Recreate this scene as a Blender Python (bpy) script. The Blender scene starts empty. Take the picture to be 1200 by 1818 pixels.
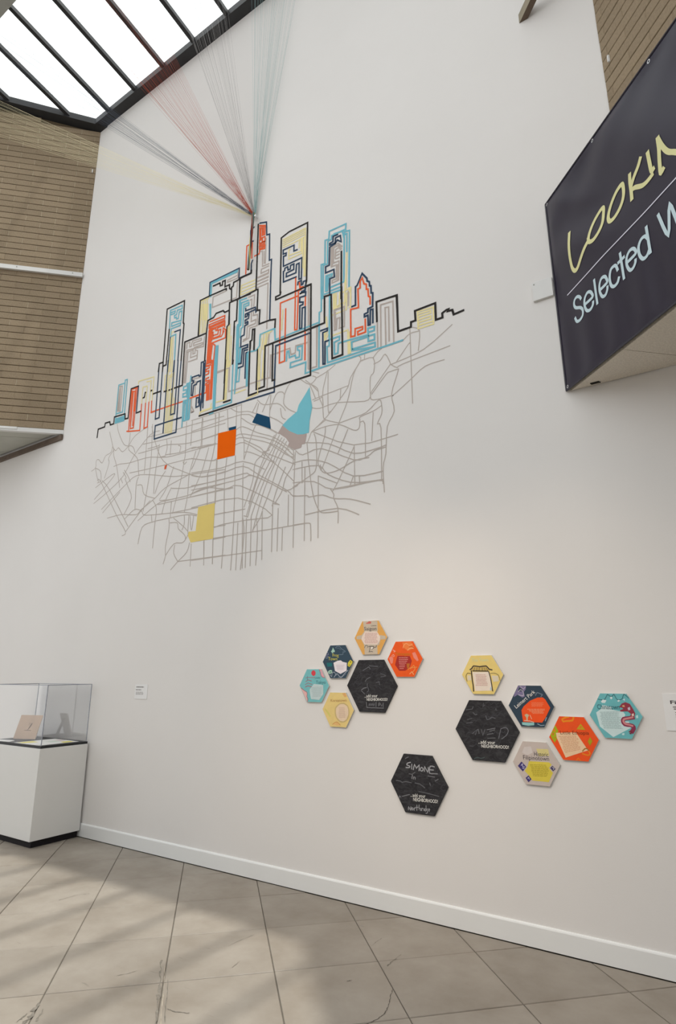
import bpy, bmesh, math, random
from mathutils import Vector, Matrix
random.seed(7)
SC = bpy.context.scene
COL = SC.collection

# ------------------------------------------------------------------ camera
cam_data = bpy.data.cameras.new('camera')
cam = bpy.data.objects.new('camera', cam_data)
COL.objects.link(cam)
cam_data.sensor_fit = 'HORIZONTAL'
cam_data.sensor_width = 36.0
cam_data.lens = 31.693
cam_data.clip_start = 0.05
cam_data.clip_end = 200
CAM_X, CAM_U, CAM_F = (0.830123, 0.557567, -0.003776), (0.147380, -0.212883, 0.965899), (-0.537749, 0.802371, 0.258893)
cam.matrix_world = Matrix(((CAM_X[0], CAM_U[0], -CAM_F[0], 0.0), (CAM_X[1], CAM_U[1], -CAM_F[1], -4.07),
                           (CAM_X[2], CAM_U[2], -CAM_F[2], 1.6), (0, 0, 0, 1)))
SC.camera = cam

# ------------------------------------------------------------------ sky, sun, spotlights, exposure
world = bpy.data.worlds.new('overcast_sky')
SC.world = world
world.use_nodes = True
bg = world.node_tree.nodes['Background']
bg.inputs['Color'].default_value = (0.97, 0.985, 1.0, 1)
bg.inputs['Strength'].default_value = 1.6
sun_data = bpy.data.lights.new('sun', 'SUN')
sun_data.energy = 2.7
sun_data.angle = math.radians(0.95)
sun_data.color = (1.0, 0.965, 0.92)
sun = bpy.data.objects.new('sun', sun_data)
COL.objects.link(sun)
sun.rotation_euler = Vector((-0.229, -0.06, -1)).to_track_quat('-Z', 'Y').to_euler()
def spot(loc, aim, power, size, blend=1.0):
    d = bpy.data.lights.new('track_spotlight', 'SPOT')
    d.energy = power; d.spot_size = math.radians(size); d.spot_blend = blend
    d.shadow_soft_size = 0.06; d.color = (1.0, 0.80, 0.60)
    o = bpy.data.objects.new('track_spotlight', d); COL.objects.link(o)
    o.location = loc
    o.rotation_euler = (Vector(aim) - Vector(loc)).to_track_quat('-Z', 'Y').to_euler()
spot((-2.3, -3.3, 4.6), (-2.45, 0, 1.25), 150, 46)
spot((-1.2, -3.3, 4.6), (-1.15, 0, 1.0), 130, 46)
SC.view_settings.view_transform = 'Standard'
SC.view_settings.look = 'None'
SC.view_settings.exposure = 0.0
SC.view_settings.gamma = 1.0
SC.view_settings.use_curve_mapping = False

# ------------------------------------------------------------------ materials
def lin(h):
    h = h.lstrip('#')
    out = []
    for i in (0, 2, 4):
        c = int(h[i:i+2], 16) / 255
        out.append(c / 12.92 if c <= 0.04045 else ((c + 0.055) / 1.055) ** 2.4)
    return out + [1.0]
MATS = {}
def mat(name, color, rough=0.6, spec=0.3, var=0.0, scale=20, bump=0.0, bscale=80, metal=0.0, objvar=0.0):
    """procedural Principled: base colour varied by noise and per object, optional bump"""
    if name in MATS: return MATS[name]
    m = bpy.data.materials.new(name); m.use_nodes = True
    nt = m.node_tree; N = nt.nodes; K = nt.links
    b = N['Principled BSDF']
    c = lin(color) if isinstance(color, str) else list(color) + [1.0]
    b.inputs['Base Color'].default_value = c
    b.inputs['Roughness'].default_value = rough
    b.inputs['Specular IOR Level'].default_value = spec
    b.inputs['Metallic'].default_value = metal
    tc = N.new('ShaderNodeTexCoord')
    if var or objvar:
        hs = N.new('ShaderNodeHueSaturation'); hs.inputs['Color'].default_value = c
        add = N.new('ShaderNodeMath'); add.operation = 'ADD'; add.inputs[0].default_value = 1.0; add.inputs[1].default_value = 0
        if var:
            n = N.new('ShaderNodeTexNoise'); n.inputs['Scale'].default_value = scale; n.inputs['Detail'].default_value = 6
            K.new(tc.outputs['Object'], n.inputs['Vector'])
            mr = N.new('ShaderNodeMapRange'); mr.inputs['From Min'].default_value = 0.3; mr.inputs['From Max'].default_value = 0.7
            mr.inputs['To Min'].default_value = 1 - var; mr.inputs['To Max'].default_value = 1 + var
            K.new(n.outputs['Fac'], mr.inputs['Value']); K.new(mr.outputs['Result'], add.inputs[0])
        if objvar:
            oi = N.new('ShaderNodeObjectInfo')
            mo = N.new('ShaderNodeMapRange'); mo.inputs['To Min'].default_value = -objvar; mo.inputs['To Max'].default_value = objvar
            K.new(oi.outputs['Random'], mo.inputs['Value']); K.new(mo.outputs['Result'], add.inputs[1])
        K.new(add.outputs[0], hs.inputs['Value']); K.new(hs.outputs['Color'], b.inputs['Base Color'])
    if bump:
        n2 = N.new('ShaderNodeTexNoise'); n2.inputs['Scale'].default_value = bscale; n2.inputs['Detail'].default_value = 4
        K.new(tc.outputs['Object'], n2.inputs['Vector'])
        bp = N.new('ShaderNodeBump'); bp.inputs['Strength'].default_value = bump; bp.inputs['Distance'].default_value = 0.01
        K.new(n2.outputs['Fac'], bp.inputs['Height']); K.new(bp.outputs['Normal'], b.inputs['Normal'])
    MATS[name] = m
    return m
def glass_mat(name, tint, gloss):
    m = bpy.data.materials.new(name); m.use_nodes = True
    nt = m.node_tree; N = nt.nodes; K = nt.links
    N.remove(N['Principled BSDF'])
    t = N.new('ShaderNodeBsdfTransparent'); t.inputs['Color'].default_value = list(tint) + [1]
    g = N.new('ShaderNodeBsdfGlossy'); g.inputs['Roughness'].default_value = 0.03
    f = N.new('ShaderNodeFresnel'); f.inputs['IOR'].default_value = 1.33
    sc = N.new('ShaderNodeMath'); sc.operation = 'MULTIPLY'; sc.inputs[1].default_value = gloss
    x = N.new('ShaderNodeMixShader')
    K.new(f.outputs['Fac'], sc.inputs[0]); K.new(sc.outputs[0], x.inputs['Fac'])
    K.new(t.outputs[0], x.inputs[1]); K.new(g.outputs[0], x.inputs[2])
    K.new(x.outputs[0], N['Material Output'].inputs['Surface'])
    return m
M_WALL = mat('white_wall_paint', (0.765, 0.738, 0.713), 0.75, 0.2, var=0.012, scale=1.2, bump=0.04, bscale=140)
M_BASE = mat('white_baseboard_paint', (0.80, 0.80, 0.785), 0.4, 0.4, var=0.01, scale=3)
M_BRICK = mat('brown_brick', (0.30, 0.232, 0.155), 0.9, 0.15, var=0.10, scale=60, bump=0.5, bscale=180, objvar=0.07)
M_BRICKJOINT = mat('brown_head_joint_mortar', (0.285, 0.22, 0.147), 0.95, 0.1, var=0.1, scale=50)
M_MORTAR_SHADED = mat('shaded_mortar', (0.13, 0.098, 0.062), 0.95, 0.1, var=0.1, scale=50, bump=0.3)  # darkened to stand in for shade in the raked bed joints
M_MORTAR_LIGHT = mat('pale_head_joint_mortar', (0.42, 0.35, 0.25), 0.95, 0.1, var=0.1, scale=50)
M_TILE = None
M_ADDED_WALL = mat('added_wall_grey', (0.46, 0.45, 0.43), 0.8, 0.2, var=0.03, scale=2)  # grey of the added unseen walls, chosen to bounce light back
M_BLACK = mat('black_metal_frame', (0.022, 0.022, 0.024), 0.45, 0.4, var=0.1, scale=10)
M_TRIMW = mat('white_trim', (0.70, 0.69, 0.67), 0.5, 0.3, var=0.02, scale=5)
M_BROWN = mat('dark_brown_wood', (0.13, 0.093, 0.068), 0.6, 0.3, var=0.15, scale=12)
M_SOFFIT = mat('pale_green_grey_soffit', (0.46, 0.46, 0.41), 0.8, 0.2, var=0.04, scale=4)
M_STUCCO = mat('beige_stucco', (0.74, 0.685, 0.60), 0.95, 0.1, var=0.10, scale=90, bump=0.6, bscale=160)
M_GREYBEAM = mat('grey_painted_steel', (0.32, 0.32, 0.29), 0.5, 0.3, var=0.05, scale=6)
M_DARK = mat('dark_gap', (0.03, 0.026, 0.022), 0.9, 0.1, var=0.05)
M_PANE = glass_mat('skylight_glass', (0.97, 0.985, 0.98), 0.3)
M_ACRYL = glass_mat('acrylic_sheet', (0.994, 0.994, 0.993), 0.10)
M_ACRYL_EDGE = mat('acrylic_polished_edge', (0.30, 0.31, 0.35), 0.3, 0.6, var=0.05)

def tile_mat():
    m = bpy.data.materials.new('scored_concrete'); m.use_nodes = True
    nt = m.node_tree; N = nt.nodes; K = nt.links; b = N['Principled BSDF']
    geo = N.new('ShaderNodeNewGeometry'); oi = N.new('ShaderNodeObjectInfo')
    n1 = N.new('ShaderNodeTexNoise'); n1.inputs['Scale'].default_value = 2.2; n1.inputs['Detail'].default_value = 8; n1.inputs['Roughness'].default_value = 0.62
    K.new(geo.outputs['Position'], n1.inputs['Vector'])
    r1 = N.new('ShaderNodeValToRGB'); e = r1.color_ramp.elements
    e[0].position = 0.30; e[0].color = (0.235, 0.198, 0.158, 1)
    e[1].position = 0.72; e[1].color = (0.345, 0.305, 0.258, 1)
    K.new(n1.outputs['Fac'], r1.inputs['Fac'])
    # scuffs: stretched dark marks
    mp = N.new('ShaderNodeMapping'); mp.inputs['Rotation'].default_value = (0, 0, 0.5); mp.inputs['Scale'].default_value = (5, 34, 1)
    K.new(geo.outputs['Position'], mp.inputs['Vector'])
    n2 = N.new('ShaderNodeTexNoise'); n2.inputs['Scale'].default_value = 1.0; n2.inputs['Detail'].default_value = 5
    K.new(mp.outputs['Vector'], n2.inputs['Vector'])
    r2 = N.new('ShaderNodeMapRange'); r2.inputs['From Min'].default_value = 0.69; r2.inputs['From Max'].default_value = 0.76
    r2.inputs['To Min'].default_value = 0; r2.inputs['To Max'].default_value = 0.45
    K.new(n2.outputs['Fac'], r2.inputs['Value'])
    mx = N.new('ShaderNodeMix'); mx.data_type = 'RGBA'; mx.inputs['B'].default_value = (0.10, 0.09, 0.08, 1)
    K.new(r2.outputs['Result'], mx.inputs['Factor']); K.new(r1.outputs['Color'], mx.inputs['A'])
    hs = N.new('ShaderNodeHueSaturation')
    mr = N.new('ShaderNodeMapRange'); mr.inputs['To Min'].default_value = 0.93; mr.inputs['To Max'].default_value = 1.07
    K.new(oi.outputs['Random'], mr.inputs['Value']); K.new(mr.outputs['Result'], hs.inputs['Value'])
    K.new(mx.outputs['Result'], hs.inputs['Color']); K.new(hs.outputs['Color'], b.inputs['Base Color'])
    n3 = N.new('ShaderNodeTexNoise'); n3.inputs['Scale'].default_value = 7; n3.inputs['Detail'].default_value = 6
    K.new(geo.outputs['Position'], n3.inputs['Vector'])
    r3 = N.new('ShaderNodeMapRange'); r3.inputs['To Min'].default_value = 0.30; r3.inputs['To Max'].default_value = 0.58
    K.new(n3.outputs['Fac'], r3.inputs['Value']); K.new(r3.outputs['Result'], b.inputs['Roughness'])
    b.inputs['Specular IOR Level'].default_value = 0.35
    return m
M_TILE = tile_mat()
def chalk_mat():
    m = bpy.data.materials.new('smudged_chalkboard'); m.use_nodes = True
    nt = m.node_tree; N = nt.nodes; K = nt.links; b = N['Principled BSDF']
    geo = N.new('ShaderNodeNewGeometry')
    mp = N.new('ShaderNodeMapping'); mp.inputs['Rotation'].default_value = (0, 0.8, 0); mp.inputs['Scale'].default_value = (16, 1, 30)
    K.new(geo.outputs['Position'], mp.inputs['Vector'])
    n = N.new('ShaderNodeTexNoise'); n.inputs['Scale'].default_value = 1.3; n.inputs['Detail'].default_value = 7; n.inputs['Distortion'].default_value = 1.2
    K.new(mp.outputs['Vector'], n.inputs['Vector'])
    r = N.new('ShaderNodeValToRGB'); e = r.color_ramp.elements
    e[0].position = 0.42; e[0].color = (0.021, 0.020, 0.023, 1)
    e[1].position = 0.80; e[1].color = (0.058, 0.056, 0.060, 1)
    K.new(n.outputs['Fac'], r.inputs['Fac']); K.new(r.outputs['Color'], b.inputs['Base Color'])
    b.inputs['Roughness'].default_value = 0.7; b.inputs['Specular IOR Level'].default_value = 0.25
    return m
M_CHALK = chalk_mat()

# ------------------------------------------------------------------ helpers
def link(name, me, parent=None, kind=None, label=None, cat=None, group=None):
    o = bpy.data.objects.new(name, me)
    COL.objects.link(o)
    if parent is not None: o.parent = parent
    if kind: o['kind'] = kind
    if label: o['label'] = label
    if cat: o['category'] = cat
    if group: o['group'] = group
    return o
def empty(name, loc, label=None, cat=None, group=None, kind=None):
    o = link(name, None, None, kind, label, cat, group)
    o.location = loc; o.empty_display_size = 0.1
    return o
def mesh(name, V, F, mats):
    me = bpy.data.meshes.new(name)
    me.from_pydata([tuple(v) for v in V], [], F)
    for m in (mats if isinstance(mats, (list, tuple)) else [mats]): me.materials.append(m)
    me.update()
    return me
def box_vf(x0, x1, y0, y1, z0, z1):
    V = [(x0,y0,z0),(x1,y0,z0),(x1,y1,z0),(x0,y1,z0),(x0,y0,z1),(x1,y0,z1),(x1,y1,z1),(x0,y1,z1)]
    F = [(0,3,2,1),(4,5,6,7),(0,1,5,4),(1,2,6,5),(2,3,7,6),(3,0,4,7)]
    return V, F
def box(name, x0, x1, y0, y1, z0, z1, m, parent=None, off=(0,0,0), bevel=0.0, **kw):
    V, F = box_vf(x0-off[0], x1-off[0], y0-off[1], y1-off[1], z0-off[2], z1-off[2])
    me = mesh(name, V, F, m)
    if bevel:
        bm = bmesh.new(); bm.from_mesh(me)
        bmesh.ops.bevel(bm, geom=bm.edges[:], offset=bevel, segments=2, affect='EDGES', profile=0.7)
        bm.to_mesh(me); bm.free()
    return link(name, me, parent, **kw)
def prism(name, poly, z0, z1, m, parent=None, off=(0,0,0), **kw):
    """vertical extrusion of an XY polygon; z0/z1 numbers or per-vertex functions of (x, y)"""
    n = len(poly)
    a = sum(poly[i][0]*poly[(i+1) % n][1] - poly[(i+1) % n][0]*poly[i][1] for i in range(n))
    if a < 0: poly = poly[::-1]
    fz = lambda z, p: z(p[0], p[1]) if callable(z) else z
    V = [(p[0]-off[0], p[1]-off[1], fz(z0, p)-off[2]) for p in poly] + [(p[0]-off[0], p[1]-off[1], fz(z1, p)-off[2]) for p in poly]
    F = [tuple(range(n))[::-1], tuple(range(n, 2*n))] + [(i, (i+1) % n, n+(i+1) % n, n+i) for i in range(n)]
    return link(name, mesh(name, V, F, m), parent, **kw)
def clip(poly, a, b, c):
    """keep a*x + b*y <= c"""
    out = []
    for i in range(len(poly)):
        p, q = poly[i], poly[(i+1) % len(poly)]
        dp, dq = a*p[0]+b*p[1]-c, a*q[0]+b*q[1]-c
        if dp <= 0: out.append(p)
        if (dp < 0 < dq) or (dq < 0 < dp):
            t = dp/(dp-dq); out.append((p[0]+t*(q[0]-p[0]), p[1]+t*(q[1]-p[1])))
    return out
def ribbon2d(pts, w):
    """flat mitred strip along a 2D polyline -> vertices, quads"""
    P = []
    for p in pts:
        if not P or (p[0]-P[-1][0])**2 + (p[1]-P[-1][1])**2 > 1e-9: P.append(p)
    if len(P) < 2: return [], []
    closed = len(P) > 3 and (P[0][0]-P[-1][0])**2 + (P[0][1]-P[-1][1])**2 < (w*0.5)**2
    n = len(P); V = []
    def d(i, j):
        dx, dy = P[j][0]-P[i][0], P[j][1]-P[i][1]; l = math.hypot(dx, dy); return dx/l, dy/l
    for i in range(n):
        a = d(i-1, i) if i > 0 else (d(n-2, n-1) if closed else d(0, 1))
        b = d(i, i+1) if i < n-1 else (d(0, 1) if closed else d(n-2, n-1))
        n1, n2 = (-a[1], a[0]), (-b[1], b[0])
        mx, my = n1[0]+n2[0], n1[1]+n2[1]; l = math.hypot(mx, my)
        if l < 0.35: mx, my, k = n1[0], n1[1], 1.0
        else:
            mx, my = mx/l, my/l; k = min(1.9, 1/max(0.3, mx*n1[0]+my*n1[1]))
        ex = 0
        if not closed and i == 0: ex = -w*0.3
        if not closed and i == n-1: ex = w*0.3
        dx, dy = (b if i == 0 else a)
        cx, cy = P[i][0]+dx*ex, P[i][1]+dy*ex
        V += [(cx+mx*k*w/2, cy+my*k*w/2), (cx-mx*k*w/2, cy-my*k*w/2)]
    F = [(2*i, 2*i+2, 2*i+3, 2*i+1) for i in range(n-1)]
    return V, F
def smooth(pts, closed=False, k=3):
    """Catmull-Rom resampling"""
    if len(pts) < 3: return pts
    out = []
    n = len(pts)
    for i in range(n-1):
        p0 = pts[i-1] if i > 0 else (pts[n-2] if closed else pts[i]); p1, p2 = pts[i], pts[i+1]
        p3 = pts[i+2] if i+2 < n else (pts[1] if closed else p2)
        for j in range(k):
            t = j/k
            out.append(tuple(0.5*(2*p1[c]+(p2[c]-p0[c])*t+(2*p0[c]-5*p1[c]+4*p2[c]-p3[c])*t*t+(3*p1[c]-p0[c]-3*p2[c]+p3[c])*t**3) for c in (0, 1)))
    out.append(tuple(pts[-1]))
    return out
def text_vf(s, weight=0.0):
    cu = bpy.data.curves.new('lettering', 'FONT'); cu.body = s; cu.offset = weight; cu.resolution_u = 3
    ob = bpy.data.objects.new('lettering', cu); COL.objects.link(ob)
    dg = bpy.context.evaluated_depsgraph_get()
    me = bpy.data.meshes.new_from_object(ob.evaluated_get(dg))
    V = [tuple(v.co) for v in me.vertices]; F = [tuple(p.vertices) for p in me.polygons]
    bpy.data.objects.remove(ob); bpy.data.curves.remove(cu); bpy.data.meshes.remove(me)
    return V, F
def text2d(s, a, b, h, weight=0.0):
    """letters fitted on the baseline a->b with capital height h, in 2D"""
    V, F = text_vf(s, weight)
    x0 = min(v[0] for v in V); x1 = max(v[0] for v in V)
    L = math.hypot(b[0]-a[0], b[1]-a[1]); ux, uy = (b[0]-a[0])/L, (b[1]-a[1])/L
    kx = L/(x1-x0); ky = h/0.73
    return [(a[0]+ux*(v[0]-x0)*kx-uy*v[1]*ky, a[1]+uy*(v[0]-x0)*kx+ux*v[1]*ky) for v in V], F
def tube_vf(pts, r, k=3):
    V, F = [], []
    for i, p in enumerate(pts):
        p = Vector(p)
        t = (Vector(pts[min(i+1, len(pts)-1)]) - Vector(pts[max(i-1, 0)])).normalized()
        u = t.cross(Vector((0.3, 0.2, 1))).normalized(); v = t.cross(u)
        for j in range(k):
            a = 2*math.pi*j/k; V.append(p + (u*math.cos(a) + v*math.sin(a))*r)
        if i:
            b0 = (i-1)*k
            for j in range(k): F.append((b0+j, b0+(j+1) % k, b0+k+(j+1) % k, b0+k+j))
    return V, F
class Join:
    """collects pieces, one material slot each colour, into one mesh"""
    def __init__(s): s.V, s.F, s.I, s.M = [], [], [], []
    def add(s, V, F, m):
        if not V: return
        if m not in s.M: s.M.append(m)
        k = len(s.V); s.V += [tuple(v) for v in V]; s.F += [tuple(i+k for i in f) for f in F]; s.I += [s.M.index(m)]*len(F)
    def build(s, name, parent=None, **kw):
        me = mesh(name, s.V, s.F, s.M)
        me.polygons.foreach_set('material_index', s.I)
        return link(name, me, parent, **kw)
def pts_of(line): return [tuple(float(c)/1000 for c in p.split(',')) for p in line.split()]

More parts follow.
